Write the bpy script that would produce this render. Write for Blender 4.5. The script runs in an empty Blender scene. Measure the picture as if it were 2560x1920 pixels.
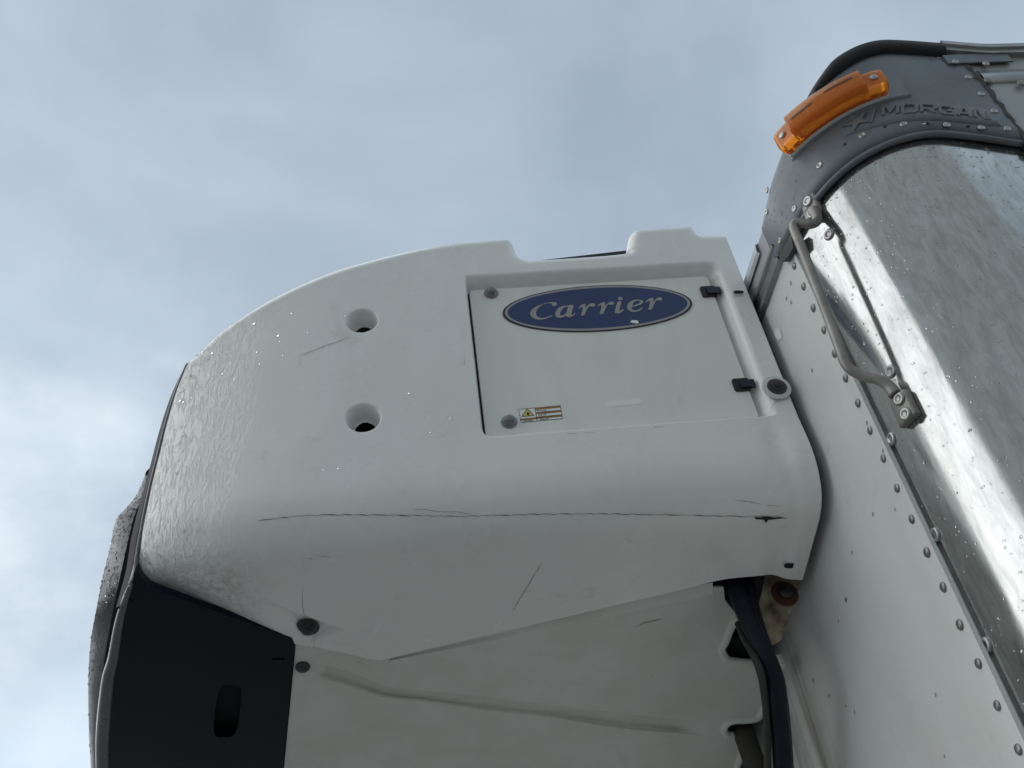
import bpy, bmesh, math, random
import numpy as np
from mathutils import Vector, Matrix
from mathutils.geometry import tessellate_polygon
from math import radians, sin, cos, pi, sqrt
random.seed(7); np.random.seed(7)
SC = bpy.context.scene
COL = SC.collection

# ------------------------------------------------------------------ camera
FPX, CX, CY, ZC = 2200.0, 1280.0, 960.0, 1.95          # focal length in pixels of the 2560x1920 photograph
def nrm(v):
    v = np.array(v, float); return v / np.linalg.norm(v)
Zc = nrm((-385, 2650, -FPX)); Xc = nrm((24260, 1698, -FPX)); Xc = nrm(Xc - Zc * Xc.dot(Zc)); Yc = np.cross(Zc, Xc)
RM = np.array([Xc, Yc, Zc])                              # world = RM @ camera space
camd = bpy.data.cameras.new('camera'); cam = bpy.data.objects.new('camera', camd); COL.objects.link(cam)
camd.sensor_fit = 'HORIZONTAL'; camd.sensor_width = 36.0; camd.lens = 36.0 * FPX / 2560.0
camd.clip_start = 0.02; camd.clip_end = 3000
cam.matrix_world = Matrix.Translation((0, 0, ZC)) @ Matrix([list(r) for r in RM]).to_4x4()
SC.camera = cam

# ------------------------------------------------------------------ sky, sun, exposure
SUN_AZ, SUN_EL = radians(-80), radians(27)              # azimuth from +Y towards +X
sund = Vector((sin(SUN_AZ) * cos(SUN_EL), cos(SUN_AZ) * cos(SUN_EL), sin(SUN_EL)))
world = bpy.data.worlds.new('World'); SC.world = world; world.use_nodes = True
wt = world.node_tree; wt.nodes.clear()
def N(t, kind, **kw):
    n = t.nodes.new(kind)
    for k, v in kw.items():
        if k == 'inp':
            for a, b in v.items(): n.inputs[a].default_value = b
        else: setattr(n, k, v)
    return n
def LK(t, a, b): t.links.new(a, b)
sky = N(wt, 'ShaderNodeTexSky', sky_type='NISHITA', sun_disc=False, sun_elevation=SUN_EL, sun_rotation=SUN_AZ)
skys = N(wt, 'ShaderNodeMixRGB', blend_type='MULTIPLY', inp={0: 1.0, 2: (0.085, 0.085, 0.085, 1)}); LK(wt, sky.outputs[0], skys.inputs[1])
geo = N(wt, 'ShaderNodeTexCoord')
mp = N(wt, 'ShaderNodeMapping', inp={'Scale': (1.0, 1.0, 1.7)}); LK(wt, geo.outputs['Generated'], mp.inputs[0])
nz = N(wt, 'ShaderNodeTexNoise', inp={'Scale': 1.9, 'Detail': 5.0, 'Roughness': 0.48, 'Distortion': 0.35}); LK(wt, mp.outputs[0], nz.inputs['Vector'])
cr = N(wt, 'ShaderNodeValToRGB'); LK(wt, nz.outputs[0], cr.inputs[0])
cr.color_ramp.elements[0].position = 0.36; cr.color_ramp.elements[0].color = (0.305, 0.374, 0.448, 1)
cr.color_ramp.elements[1].position = 0.68; cr.color_ramp.elements[1].color = (0.485, 0.57, 0.645, 1)
dotn = N(wt, 'ShaderNodeVectorMath', operation='DOT_PRODUCT'); LK(wt, geo.outputs['Generated'], dotn.inputs[0]); dotn.inputs[1].default_value = sund
glow = N(wt, 'ShaderNodeMapRange', interpolation_type='SMOOTHERSTEP', inp={1: 0.74, 2: 1.0, 3: 0.0, 4: 1.0}); LK(wt, dotn.outputs['Value'], glow.inputs[0])
nz2 = N(wt, 'ShaderNodeTexNoise', inp={'Scale': 4.3, 'Detail': 6.0, 'Roughness': 0.55}); LK(wt, mp.outputs[0], nz2.inputs['Vector'])
gm = N(wt, 'ShaderNodeMapRange', inp={1: 0.35, 2: 0.7, 3: 0.45, 4: 1.2}); LK(wt, nz2.outputs[0], gm.inputs[0])
gl2 = N(wt, 'ShaderNodeMath', operation='MULTIPLY'); LK(wt, glow.outputs[0], gl2.inputs[0]); LK(wt, gm.outputs[0], gl2.inputs[1])
gcol = N(wt, 'ShaderNodeMixRGB', blend_type='ADD', inp={2: (0.36, 0.355, 0.34, 1)}); LK(wt, gl2.outputs[0], gcol.inputs[0]); LK(wt, cr.outputs[0], gcol.inputs[1])
sepz = N(wt, 'ShaderNodeSeparateXYZ'); LK(wt, geo.outputs['Generated'], sepz.inputs[0])
hz = N(wt, 'ShaderNodeMapRange', inp={1: 0.25, 2: 0.9, 3: 1.14, 4: 0.84}); LK(wt, sepz.outputs[2], hz.inputs[0])          # cloud base thins towards the horizon
hm = N(wt, 'ShaderNodeVectorMath', operation='SCALE'); LK(wt, gcol.outputs[0], hm.inputs[0]); LK(wt, hz.outputs[0], hm.inputs['Scale'])
ca_, ce_ = radians(-36), radians(29)                                                                                  # the white cloud low on the left
cd = N(wt, 'ShaderNodeVectorMath', operation='DOT_PRODUCT'); LK(wt, geo.outputs['Generated'], cd.inputs[0]); cd.inputs[1].default_value = (sin(ca_) * cos(ce_), cos(ca_) * cos(ce_), sin(ce_))
cn_ = N(wt, 'ShaderNodeMath', operation='MULTIPLY_ADD', inp={1: .16}); LK(wt, nz2.outputs[0], cn_.inputs[0]); LK(wt, cd.outputs['Value'], cn_.inputs[2])
cm_ = N(wt, 'ShaderNodeMapRange', interpolation_type='SMOOTHSTEP', inp={1: 1.035, 2: 1.095, 3: 0., 4: .62}); LK(wt, cn_.outputs[0], cm_.inputs[0])
cl_ = N(wt, 'ShaderNodeMixRGB', inp={2: (.72, .76, .79, 1)}); LK(wt, cm_.outputs[0], cl_.inputs[0]); LK(wt, hm.outputs[0], cl_.inputs[1])
cmix = N(wt, 'ShaderNodeMixRGB', inp={0: 0.93}); LK(wt, skys.outputs[0], cmix.inputs[1]); LK(wt, cl_.outputs[0], cmix.inputs[2])
bg = N(wt, 'ShaderNodeBackground', inp={'Strength': 1.0}); LK(wt, cmix.outputs[0], bg.inputs[0])
wo = N(wt, 'ShaderNodeOutputWorld'); LK(wt, bg.outputs[0], wo.inputs[0])
sl = bpy.data.lights.new('sun', 'SUN'); so = bpy.data.objects.new('sun', sl); COL.objects.link(so)
sl.energy = 1.4; sl.angle = radians(120); sl.color = (1.0, 0.95, 0.87); so.rotation_euler = sund.to_track_quat('Z', 'Y').to_euler(); so.location = (-8, 2, 9)
SC.view_settings.view_transform = 'Standard'; SC.view_settings.look = 'None'; SC.view_settings.exposure = 0.5; SC.view_settings.gamma = 1.0

# ------------------------------------------------------------------ picture-to-place measuring helpers
def ray(px, py): return RM @ np.array([px - CX, -(py - CY), -FPX]) / FPX
def Py(px, py, y):
    v = ray(px, py); t = y / v[1]; return np.array([v[0] * t, y, v[2] * t + ZC])
def Px(px, py, x):
    v = ray(px, py); t = x / v[0]; return np.array([x, v[1] * t, v[2] * t + ZC])
def project(p):
    c = RM.T @ (np.array(p, float) - np.array([0, 0, ZC])); return np.array([CX - FPX * c[0] / c[2], CY + FPX * c[1] / c[2]])
D = 1.15                    # side face of the refrigeration unit
XW, YF, R = 0.622, 0.988, 0.203     # front wall plane, start and radius of the rounded corner
XR = 0.603                  # rear edge of the unit
ARC = pi * R / 2
def wrap(w, z, off=0.0):
    """point on the box skin: w<0 front wall, 0..ARC round corner, beyond the side wall"""
    if w < 0: return np.array([XW - off, YF - w, z])
    if w < ARC:
        a = w / R; r = R + off
        return np.array([XW + R - r * cos(a), YF - r * sin(a), z])
    return np.array([XW + R + (w - ARC), YF - R - off, z])
def wnormal(w):
    if w < 0: return np.array([-1., 0, 0])
    if w < ARC: return np.array([-cos(w / R), -sin(w / R), 0])
    return np.array([0., -1, 0])
def unwrap(px, py, off=0.0):
    v = ray(px, py); cx, cy, r = XW + R, YF, R + off
    A = v[0]**2 + v[1]**2; B = -2 * (v[0] * cx + v[1] * cy); C = cx * cx + cy * cy - r * r
    ds = B * B - 4 * A * C
    if ds > 0:
        t = (-B - sqrt(ds)) / 2 / A; p = v * t
        if p[0] <= cx and p[1] <= cy: return R * math.atan2(cy - p[1], cx - p[0]), p[2] + ZC
    t = (XW - off) / v[0]; p = v * t
    if p[1] >= cy: return -(p[1] - cy), p[2] + ZC
    t = (YF - R - off) / v[1]; p = v * t
    return ARC + (p[0] - cx), p[2] + ZC

# ------------------------------------------------------------------ object helpers
def place(o, parent):
    COL.objects.link(o)
    if parent is not None:
        o.parent = parent
        if parent.type == 'EMPTY': o.location = Vector(o.location) - parent.location
    return o
def make(name, verts, faces, mat, parent=None, smooth=True, tag=None):
    me = bpy.data.meshes.new(name)
    me.from_pydata([tuple(float(c) for c in v) for v in verts], [], [tuple(f) for f in faces]); me.validate()
    if smooth: me.polygons.foreach_set('use_smooth', [True] * len(me.polygons))
    if mat: me.materials.append(mat)
    o = bpy.data.objects.new(name, me); place(o, parent)
    if tag: o['kind'] = tag
    return o
def sharp(o, deg=35):
    me = o.data; bm = bmesh.new(); bm.from_mesh(me); bmesh.ops.recalc_face_normals(bm, faces=bm.faces)
    for e in bm.edges:
        if len(e.link_faces) == 2 and e.calc_face_angle(0) > radians(deg): e.smooth = False
    bm.to_mesh(me); bm.free(); return o
def empty(name, loc, label, cat):
    e = bpy.data.objects.new(name, None); e.location = loc; e.empty_display_size = 0.2; COL.objects.link(e); e['label'] = label; e['category'] = cat; return e
def gridfaces(nu, nv, off=0, closed_u=False, flip=False):
    f = []
    for i in range(nu if closed_u else nu - 1):
        for j in range(nv - 1):
            a, b = off + i * nv + j, off + ((i + 1) % nu) * nv + j
            q = (a, b, b + 1, a + 1); f.append(q[::-1] if flip else q)
    return f
def catmull(pts, n=8):
    P = [np.array(p, float) for p in pts]; P = [2 * P[0] - P[1]] + P + [2 * P[-1] - P[-2]]; out = []
    for i in range(1, len(P) - 2):
        for k in range(n):
            t = k / n; a, b, c, d = P[i - 1], P[i], P[i + 1], P[i + 2]
            out.append(.5 * (2 * b + (c - a) * t + (2 * a - 5 * b + 4 * c - d) * t * t + (3 * b - a - 3 * c + d) * t**3))
    out.append(P[-2]); return out
def chaikin(pts, it=1, closed=True):
    P = [np.array(p, float) for p in pts]
    for _ in range(it):
        Q = []
        m = len(P)
        if not closed: Q.append(P[0])
        for i in range(m if closed else m - 1):
            a, b = P[i], P[(i + 1) % m]; Q += [.75 * a + .25 * b, .25 * a + .75 * b]
        if not closed: Q.append(P[-1])
        P = Q
    return P
def tube(path, rad, k=10, caps=True, flat=1.0):
    """verts, faces of a tube through 3-D points; rad may be a list"""
    P = [np.array(p, float) for p in path]; n = len(P); V = []; Fc = []
    rad = [rad] * n if not hasattr(rad, '__len__') else rad
    up = None
    for i in range(n):
        t = nrm(P[min(i + 1, n - 1)] - P[max(i - 1, 0)])
        if up is None:
            up = np.array([0, 0, 1.]) if abs(t[2]) < .9 else np.array([0, 1., 0])
        up = nrm(up - t * up.dot(t)); sd = np.cross(t, up)
        for j in range(k):
            a = 2 * pi * j / k; V.append(P[i] + rad[i] * (cos(a) * up + flat * sin(a) * sd))
    for i in range(n - 1):
        for j in range(k):
            Fc.append((i * k + j, i * k + (j + 1) % k, (i + 1) * k + (j + 1) % k, (i + 1) * k + j))
    if caps: Fc += [tuple(range(k))[::-1], tuple(range((n - 1) * k, n * k))]
    return V, Fc
def poly(loops, thick=None, vec=(0, 0, 0)):
    """tessellated polygon with holes from 3-D loops, thickened by vec"""
    L = [[Vector(tuple(map(float, p))) for p in l] for l in loops]
    tris = tessellate_polygon(L); V = [tuple(p) for l in L for p in l]; n = len(V)
    Fc = [tuple(t) for t in tris]
    if thick:
        V2 = [tuple(Vector(v) + Vector(vec) * thick) for v in V]; Fc += [tuple(i + n for i in t[::-1]) for t in tris]
        o = 0
        for l in L:
            m = len(l)
            for i in range(m): a, b = o + i, o + (i + 1) % m; Fc.append((a, b, b + n, a + n))
            o += m
        V = V + V2
    return V, Fc
def box(lo, hi):
    x0, y0, z0 = lo; x1, y1, z1 = hi
    V = [(x, y, z) for x in (x0, x1) for y in (y0, y1) for z in (z0, z1)]
    return V, [(0, 1, 3, 2), (4, 6, 7, 5), (0, 4, 5, 1), (2, 3, 7, 6), (0, 2, 6, 4), (1, 5, 7, 3)]
def lathe(prof, k=20):
    """profile (r, h) about +Z"""
    V = []; n = len(prof)
    for r, h in prof:
        for j in range(k): V.append((r * cos(2 * pi * j / k), r * sin(2 * pi * j / k), h))
    Fc = [(i * k + j, i * k + (j + 1) % k, (i + 1) * k + (j + 1) % k, (i + 1) * k + j) for i in range(n - 1) for j in range(k)]
    Fc.append(tuple(range((n - 1) * k, n * k))); return V, Fc
def meshdata(name, VF, mat, smooth=True, deg=None):
    me = bpy.data.meshes.new(name); me.from_pydata([tuple(map(float, v)) for v in VF[0]], [], VF[1])
    me.polygons.foreach_set('use_smooth', [smooth] * len(me.polygons)); me.materials.append(mat)
    if deg:
        bm = bmesh.new(); bm.from_mesh(me)
        for e in bm.edges:
            if len(e.link_faces) == 2 and e.calc_face_angle(0) > radians(deg): e.smooth = False
        bm.to_mesh(me); bm.free()
    return me
def stamp(name, me, loc, nor, parent, spin=0.0, scale=1.0):
    o = bpy.data.objects.new(name, me); o.location = tuple(map(float, loc))
    q = Vector(tuple(map(float, nor))).to_track_quat('Z', 'Y'); o.rotation_euler = (q @ Matrix.Rotation(spin, 3, 'Z').to_quaternion()).to_euler()
    o.scale = (scale,) * 3 if not hasattr(scale, '__len__') else scale
    return place(o, parent)

# ------------------------------------------------------------------ materials
def mat(name, col, rough=.5, metal=0., var=.0, vscale=6., bump=0., bscale=60., spec=.5, coat=0., stretch=(1, 1, 1), rvar=0., dark=None, detail=6.):
    m = bpy.data.materials.new(name); m.use_nodes = True; t = m.node_tree; b = t.nodes['Principled BSDF']
    b.inputs['Base Color'].default_value = (*col, 1); b.inputs['Roughness'].default_value = rough; b.inputs['Metallic'].default_value = metal
    b.inputs['Specular IOR Level'].default_value = spec; b.inputs['Coat Weight'].default_value = coat; b.inputs['Coat Roughness'].default_value = .12
    tc = N(t, 'ShaderNodeTexCoord'); mpn = N(t, 'ShaderNodeMapping', inp={'Scale': stretch}); LK(t, tc.outputs['Object'], mpn.inputs[0])
    m['vec'] = 0
    if var or rvar:
        n1 = N(t, 'ShaderNodeTexNoise', inp={'Scale': vscale, 'Detail': detail, 'Roughness': .6}); LK(t, mpn.outputs[0], n1.inputs['Vector'])
        mr = N(t, 'ShaderNodeMapRange', inp={1: .3, 2: .7, 3: 0., 4: 1.}); LK(t, n1.outputs[0], mr.inputs[0])
        if var:
            mx = N(t, 'ShaderNodeMixRGB', inp={1: (*(dark or [c * (1 - var) for c in col]), 1), 2: (*col, 1)}); LK(t, mr.outputs[0], mx.inputs[0]); LK(t, mx.outputs[0], b.inputs['Base Color'])
        if rvar:
            r2 = N(t, 'ShaderNodeMapRange', inp={1: .3, 2: .7, 3: rough + rvar, 4: max(.02, rough - rvar)}); LK(t, n1.outputs[0], r2.inputs[0]); LK(t, r2.outputs[0], b.inputs['Roughness'])
    if bump:
        n2 = N(t, 'ShaderNodeTexNoise', inp={'Scale': bscale, 'Detail': 5., 'Roughness': .55}); LK(t, mpn.outputs[0], n2.inputs['Vector'])
        bp = N(t, 'ShaderNodeBump', inp={'Strength': bump, 'Distance': .002}); LK(t, n2.outputs[0], bp.inputs['Height']); LK(t, bp.outputs[0], b.inputs['Normal'])
    return m
M = {}
M['cowl'] = mat('white_gelcoat', (.88, .89, .87), .26, var=.06, vscale=5., rvar=.06, coat=.4)
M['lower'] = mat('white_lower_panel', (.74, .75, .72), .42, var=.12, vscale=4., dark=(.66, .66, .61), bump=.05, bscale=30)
M['door'] = mat('white_door_paint', (.85, .85, .81), .38, var=.06, vscale=3.)
M['wall'] = mat('white_wall_sheet', (.78, .80, .785), .36, var=.14, vscale=3., rvar=.07, stretch=(1, 1.3, .6))
M['black'] = mat('black_gloss_plastic', (.002, .0065, .015), .10, var=.4, vscale=8., rvar=.12, spec=.2, stretch=(1, .35, 1))
M['frame'] = mat('dark_grey_plastic', (.15, .16, .175), .32, var=.3, vscale=12., rvar=.1)
M['void'] = mat('unlit_interior', (.006, .007, .010), .8)
M['gasket'] = mat('black_rubber', (.012, .013, .016), .55, var=.3)
M['hose'] = mat('black_hose', (.006, .009, .018), .5, spec=.25, var=.3, vscale=25, bump=.2, bscale=150)
M['cable'] = mat('grey_cable', (.035, .036, .036), .6, var=.3, vscale=25)
M['drain'] = mat('brown_grey_hose', (.055, .05, .043), .65, var=.4, vscale=20)
M['cap'] = mat('grey_moulded_cap', (.165, .187, .21), .38, var=.3, vscale=9., rvar=.1, bump=.05, bscale=40)
M['rail'] = mat('dull_aluminium', (.42, .43, .43), .42, metal=1., var=.3, vscale=14., rvar=.1)
M['header'] = mat('grey_header_panel', (.46, .46, .47), .4, var=.08, vscale=6.)
M['pale'] = mat('pale_roof_edge', (.74, .78, .80), .3, var=.1, vscale=8)
M['rivet'] = mat('rivet_metal', (.5, .5, .49), .4, metal=1., var=.3, vscale=80.)
M['rivetd'] = mat('dull_rivet_metal', (.34, .345, .335), .42, metal=.85, var=.4, vscale=90.)
M['handle'] = mat('galvanised_handle', (.36, .35, .325), .5, metal=.6, var=.35, vscale=30., bump=.2, bscale=160)
M['bolt'] = mat('grey_bolt', (.26, .265, .26), .4, metal=.7, var=.3, vscale=70)
M['boltd'] = mat('black_bolt', (.055, .057, .058), .42, metal=.3, var=.4, vscale=70)
M['navy'] = mat('badge_navy', (.016, .042, .15), .35, var=.2, vscale=18)
M['navyedge'] = mat('badge_edge', (.008, .012, .035), .35)
M['silver'] = mat('badge_silver', (.36, .355, .345), .42, var=.1, vscale=20)
M['rust'] = mat('rusty_bracket', (.50, .42, .30), .7, var=.8, vscale=30., dark=(.07, .035, .016), bump=.4, bscale=60)
M['rustring'] = mat('rust', (.11, .045, .02), .85, var=.6, vscale=40.)
M['sticker'] = mat('white_sticker', (.90, .91, .88), .45)
M['washer'] = mat('grey_white_washer', (.60, .62, .60), .4)
M['print'] = mat('label_black', (.025, .024, .022), .5)
M['amberp'] = mat('label_amber', (.36, .21, .07), .5, var=.55, vscale=60.)
M['yellow'] = mat('label_yellow', (.62, .55, .16), .5)
M['crack'] = mat('crack_dark', (.02, .019, .018), .8)
M['crack2'] = mat('hairline_crack', (.10, .10, .095), .8)
M['slit'] = mat('lens_slit_brown', (.10, .035, .012), .4)
M['scuff'] = mat('scuff_grey', (.27, .275, .265), .7)
M['sealant'] = mat('dark_sealant', (.06, .065, .066), .6, var=.4, vscale=40, bump=.4, bscale=80)
M['pad'] = mat('lamp_base_grey', (.80, .80, .76), .5)
M['ground'] = mat('concrete_yard', (.215, .21, .20), .7, var=.35, vscale=.6, bump=.3, bscale=9.)
M['render'] = mat('pale_wall_render', (.72, .73, .70), .8, var=.12, vscale=.4)
# dull aluminium corner post: fine upright wear, swirls and rain spots change the gloss
def post_mat():
    m = bpy.data.materials.new('worn_polished_aluminium'); m.use_nodes = True; t = m.node_tree; b = t.nodes['Principled BSDF']
    b.inputs['Metallic'].default_value = .93
    tc = N(t, 'ShaderNodeTexCoord')
    m1 = N(t, 'ShaderNodeMapping', inp={'Scale': (9, 9, 2.2)}); LK(t, tc.outputs['Object'], m1.inputs[0])
    n1 = N(t, 'ShaderNodeTexNoise', inp={'Scale': 1.6, 'Detail': 9., 'Roughness': .68, 'Distortion': 1.6}); LK(t, m1.outputs[0], n1.inputs['Vector'])
    m2 = N(t, 'ShaderNodeMapping', inp={'Scale': (60, 60, 14)}); LK(t, tc.outputs['Object'], m2.inputs[0])
    n2 = N(t, 'ShaderNodeTexNoise', inp={'Scale': 1.5, 'Detail': 8., 'Roughness': .7, 'Distortion': .6}); LK(t, m2.outputs[0], n2.inputs['Vector'])
    c = N(t, 'ShaderNodeValToRGB'); LK(t, n1.outputs[0], c.inputs[0])
    c.color_ramp.elements[0].position = .32; c.color_ramp.elements[0].color = (.47, .48, .465, 1)
    c.color_ramp.elements[1].position = .66; c.color_ramp.elements[1].color = (.58, .595, .59, 1)
    x = N(t, 'ShaderNodeMixRGB', blend_type='MULTIPLY', inp={0: .45}); LK(t, c.outputs[0], x.inputs[1])
    c2 = N(t, 'ShaderNodeValToRGB'); LK(t, n2.outputs[0], c2.inputs[0]); c2.color_ramp.elements[0].position = .33; c2.color_ramp.elements[0].color = (.40, .40, .39, 1); c2.color_ramp.elements[1].position = .6
    LK(t, c2.outputs[0], x.inputs[2]); LK(t, x.outputs[0], b.inputs['Base Color'])
    r = N(t, 'ShaderNodeMapRange', inp={1: .3, 2: .7, 3: .17, 4: .08}); LK(t, n1.outputs[0], r.inputs[0]); LK(t, r.outputs[0], b.inputs['Roughness'])
    bp = N(t, 'ShaderNodeBump', inp={'Strength': .06, 'Distance': .002}); LK(t, n1.outputs[0], bp.inputs['Height']); LK(t, bp.outputs[0], b.inputs['Normal'])
    return m
def add_film(m, amt=.16, col=(.50, .47, .40), streak=(7, 7, 1.2), spots=.10):
    t = m.node_tree; b = t.nodes['Principled BSDF']; tc = N(t, 'ShaderNodeTexCoord'); old = b.inputs['Base Color'].links[0].from_socket
    mp1 = N(t, 'ShaderNodeMapping', inp={'Scale': streak}); LK(t, tc.outputs['Object'], mp1.inputs[0])
    n1 = N(t, 'ShaderNodeTexNoise', inp={'Scale': 1.6, 'Detail': 7., 'Roughness': .62, 'Distortion': .4}); LK(t, mp1.outputs[0], n1.inputs['Vector'])
    a1 = N(t, 'ShaderNodeMapRange', inp={1: .45, 2: .75, 3: 0., 4: amt * 2}); LK(t, n1.outputs[0], a1.inputs[0])
    n2 = N(t, 'ShaderNodeTexNoise', inp={'Scale': 11., 'Detail': 6., 'Roughness': .65, 'Distortion': 1.}); LK(t, tc.outputs['Object'], n2.inputs['Vector'])
    a2 = N(t, 'ShaderNodeMapRange', interpolation_type='SMOOTHSTEP', inp={1: .60, 2: .74, 3: 0., 4: spots * 2.5}); LK(t, n2.outputs[0], a2.inputs[0])
    sm = N(t, 'ShaderNodeMath', operation='ADD', use_clamp=True); LK(t, a1.outputs[0], sm.inputs[0]); LK(t, a2.outputs[0], sm.inputs[1])
    mx = N(t, 'ShaderNodeMixRGB', inp={2: (*col, 1)}); LK(t, sm.outputs[0], mx.inputs[0]); LK(t, old, mx.inputs[1]); LK(t, mx.outputs[0], b.inputs['Base Color'])
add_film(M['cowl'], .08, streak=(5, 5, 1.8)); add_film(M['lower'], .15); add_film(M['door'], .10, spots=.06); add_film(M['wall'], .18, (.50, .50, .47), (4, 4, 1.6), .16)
M['post'] = post_mat()
# rain-wet front of the cover: beads and runs stand on the gelcoat where it faces forward
def add_wet(m, lo, hi, axis, scale=95., strength=.5):
    t = m.node_tree; b = t.nodes['Principled BSDF']; tc = N(t, 'ShaderNodeTexCoord')
    mpn = N(t, 'ShaderNodeMapping', inp={'Scale': (1.6, 1.6, .6), 'Rotation': (0, .25, 0)}); LK(t, tc.outputs['Object'], mpn.inputs[0])
    v = N(t, 'ShaderNodeTexNoise', inp={'Scale': scale, 'Detail': 7., 'Roughness': .68, 'Distortion': .9}); LK(t, mpn.outputs[0], v.inputs['Vector'])
    th = N(t, 'ShaderNodeMapRange', interpolation_type='SMOOTHSTEP', inp={1: .44, 2: .72, 3: 0., 4: 1.}); LK(t, v.outputs[0], th.inputs[0])
    g = N(t, 'ShaderNodeNewGeometry'); sp = N(t, 'ShaderNodeSeparateXYZ'); LK(t, g.outputs['Position'], sp.inputs[0])
    big = N(t, 'ShaderNodeTexNoise', inp={'Scale': 9., 'Detail': 3.}); LK(t, tc.outputs['Object'], big.inputs['Vector'])
    ad = N(t, 'ShaderNodeMath', operation='MULTIPLY_ADD', inp={1: .16}); LK(t, big.outputs[0], ad.inputs[0]); LK(t, sp.outputs[axis], ad.inputs[2])
    k = N(t, 'ShaderNodeMapRange', interpolation_type='SMOOTHSTEP', inp={1: lo + .08, 2: hi + .08, 3: 1., 4: 0.}); LK(t, ad.outputs[0], k.inputs[0])
    mu = N(t, 'ShaderNodeMath', operation='MULTIPLY'); LK(t, th.outputs[0], mu.inputs[0]); LK(t, k.outputs[0], mu.inputs[1])
    bp = N(t, 'ShaderNodeBump', inp={'Strength': strength, 'Distance': .0025}); LK(t, mu.outputs[0], bp.inputs['Height']); LK(t, bp.outputs[0], b.inputs['Normal']); LK(t, bp.outputs[0], b.inputs['Coat Normal'])
    old = b.inputs['Roughness'].links[0].from_socket if b.inputs['Roughness'].links else None
    rm = N(t, 'ShaderNodeMix', data_type='FLOAT'); LK(t, k.outputs[0], rm.inputs[0])
    if old: LK(t, old, rm.inputs[2])
    else: rm.inputs[2].default_value = b.inputs['Roughness'].default_value
    rm.inputs[3].default_value = .12; LK(t, rm.outputs[0], b.inputs['Roughness'])
add_wet(M['cowl'], -.46, -.26, 0, 66., .95)
# rain dirt that has run down the wall behind the hoses
def add_streak(m):
    t = m.node_tree; b = t.nodes['Principled BSDF']; g = N(t, 'ShaderNodeNewGeometry'); sp = N(t, 'ShaderNodeSeparateXYZ'); LK(t, g.outputs['Position'], sp.inputs[0])
    mpn = N(t, 'ShaderNodeMapping', inp={'Scale': (1, 26, 2.2)}); LK(t, g.outputs['Position'], mpn.inputs[0])
    n = N(t, 'ShaderNodeTexNoise', inp={'Scale': 1., 'Detail': 5.}); LK(t, mpn.outputs[0], n.inputs['Vector'])
    y0 = N(t, 'ShaderNodeMapRange', interpolation_type='SMOOTHSTEP', inp={1: 1.47, 2: 1.55, 3: 0., 4: 1.}); LK(t, sp.outputs[1], y0.inputs[0])
    z0 = N(t, 'ShaderNodeMapRange', interpolation_type='SMOOTHSTEP', inp={1: 2.62, 2: 2.50, 3: 0., 4: 1.}); LK(t, sp.outputs[2], z0.inputs[0])
    nn = N(t, 'ShaderNodeMapRange', inp={1: .4, 2: .68, 3: .0, 4: .8}); LK(t, n.outputs[0], nn.inputs[0])
    a = N(t, 'ShaderNodeMath', operation='MULTIPLY'); LK(t, y0.outputs[0], a.inputs[0]); LK(t, z0.outputs[0], a.inputs[1])
    a2 = N(t, 'ShaderNodeMath', operation='MULTIPLY'); LK(t, a.outputs[0], a2.inputs[0]); LK(t, nn.outputs[0], a2.inputs[1])
    mx = N(t, 'ShaderNodeMixRGB', inp={2: (.16, .12, .08, 1)}); old = b.inputs['Base Color'].links[0].from_socket
    LK(t, a2.outputs[0], mx.inputs[0]); LK(t, old, mx.inputs[1]); LK(t, mx.outputs[0], b.inputs['Base Color'])
add_streak(M['wall'])
def glass(name, col, ior, rough):
    m = bpy.data.materials.new(name); m.use_nodes = True; b = m.node_tree.nodes['Principled BSDF']
    b.inputs['Base Color'].default_value = (*col, 1); b.inputs['Transmission Weight'].default_value = 1.; b.inputs['IOR'].default_value = ior; b.inputs['Roughness'].default_value = rough
    return m
M['water'] = glass('rain_water', (.97, .98, 1.), 1.33, .0)
M['amber'] = glass('amber_lens', (1., .35, .03), 1.49, .07)
def amber_ribs(m):
    t = m.node_tree; b = t.nodes['Principled BSDF']
    b.inputs['Transmission Weight'].default_value = .66
amber_ribs(M['amber'])

# ------------------------------------------------------------------ the setting
g = make('ground', [(-400, -400, 0), (400, -400, 0), (400, 400, 0), (-400, 400, 0)], [(0, 1, 2, 3)], M['ground'], smooth=False); g['kind'] = 'structure'
bw = empty('building', (-4.6, -12.4, 0), 'unseen pale wall added for the reflection in the polished corner post', 'building')
c0, c1 = np.array([-15.0, -6.0]), np.array([30., -20.3])       # unseen building added for the post's grey reflection; near corner makes its upright edge
bd = nrm(c1 - c0); bn = np.array([bd[1], -bd[0]]); V = [(*(c0 + (c1 - c0) * i + bn * (-3 if False else 3) * j)  , 22. * k) for i in (0, 1) for j in (0, 1) for k in (0, 1)]; F = box((0, 0, 0), (1, 1, 1))[1]
make('wall', V, F, M['render'], bw, smooth=False)

# ================================================================== THE BOX BODY
TB = empty('truck_box', (1.9, 2.1, 0), 'white truck box with polished rounded corner post and grey moulded corner cap', 'truck box')
zs = lambda z: (z - 2.2) * 1.3529 + 1.95
ZCAP = zs(3.017)
Z_LOW = 1.05
# seam of post and cap with the side panel
w_seam = unwrap(2508, 280, .006)[0]
# --- white front wall
front_wall = make('front_wall', *box((XW, YF, Z_LOW), (XW + .03, YF + 2.2, zs(3.017))), M['wall'], TB, smooth=False)
# folded edge of the wall sheet
edge = make('edge_flange', *box((XW - .0025, YF - .007, Z_LOW), (XW + .004, YF + .0005, zs(3.0))), M['wall'], front_wall, smooth=False)
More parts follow.
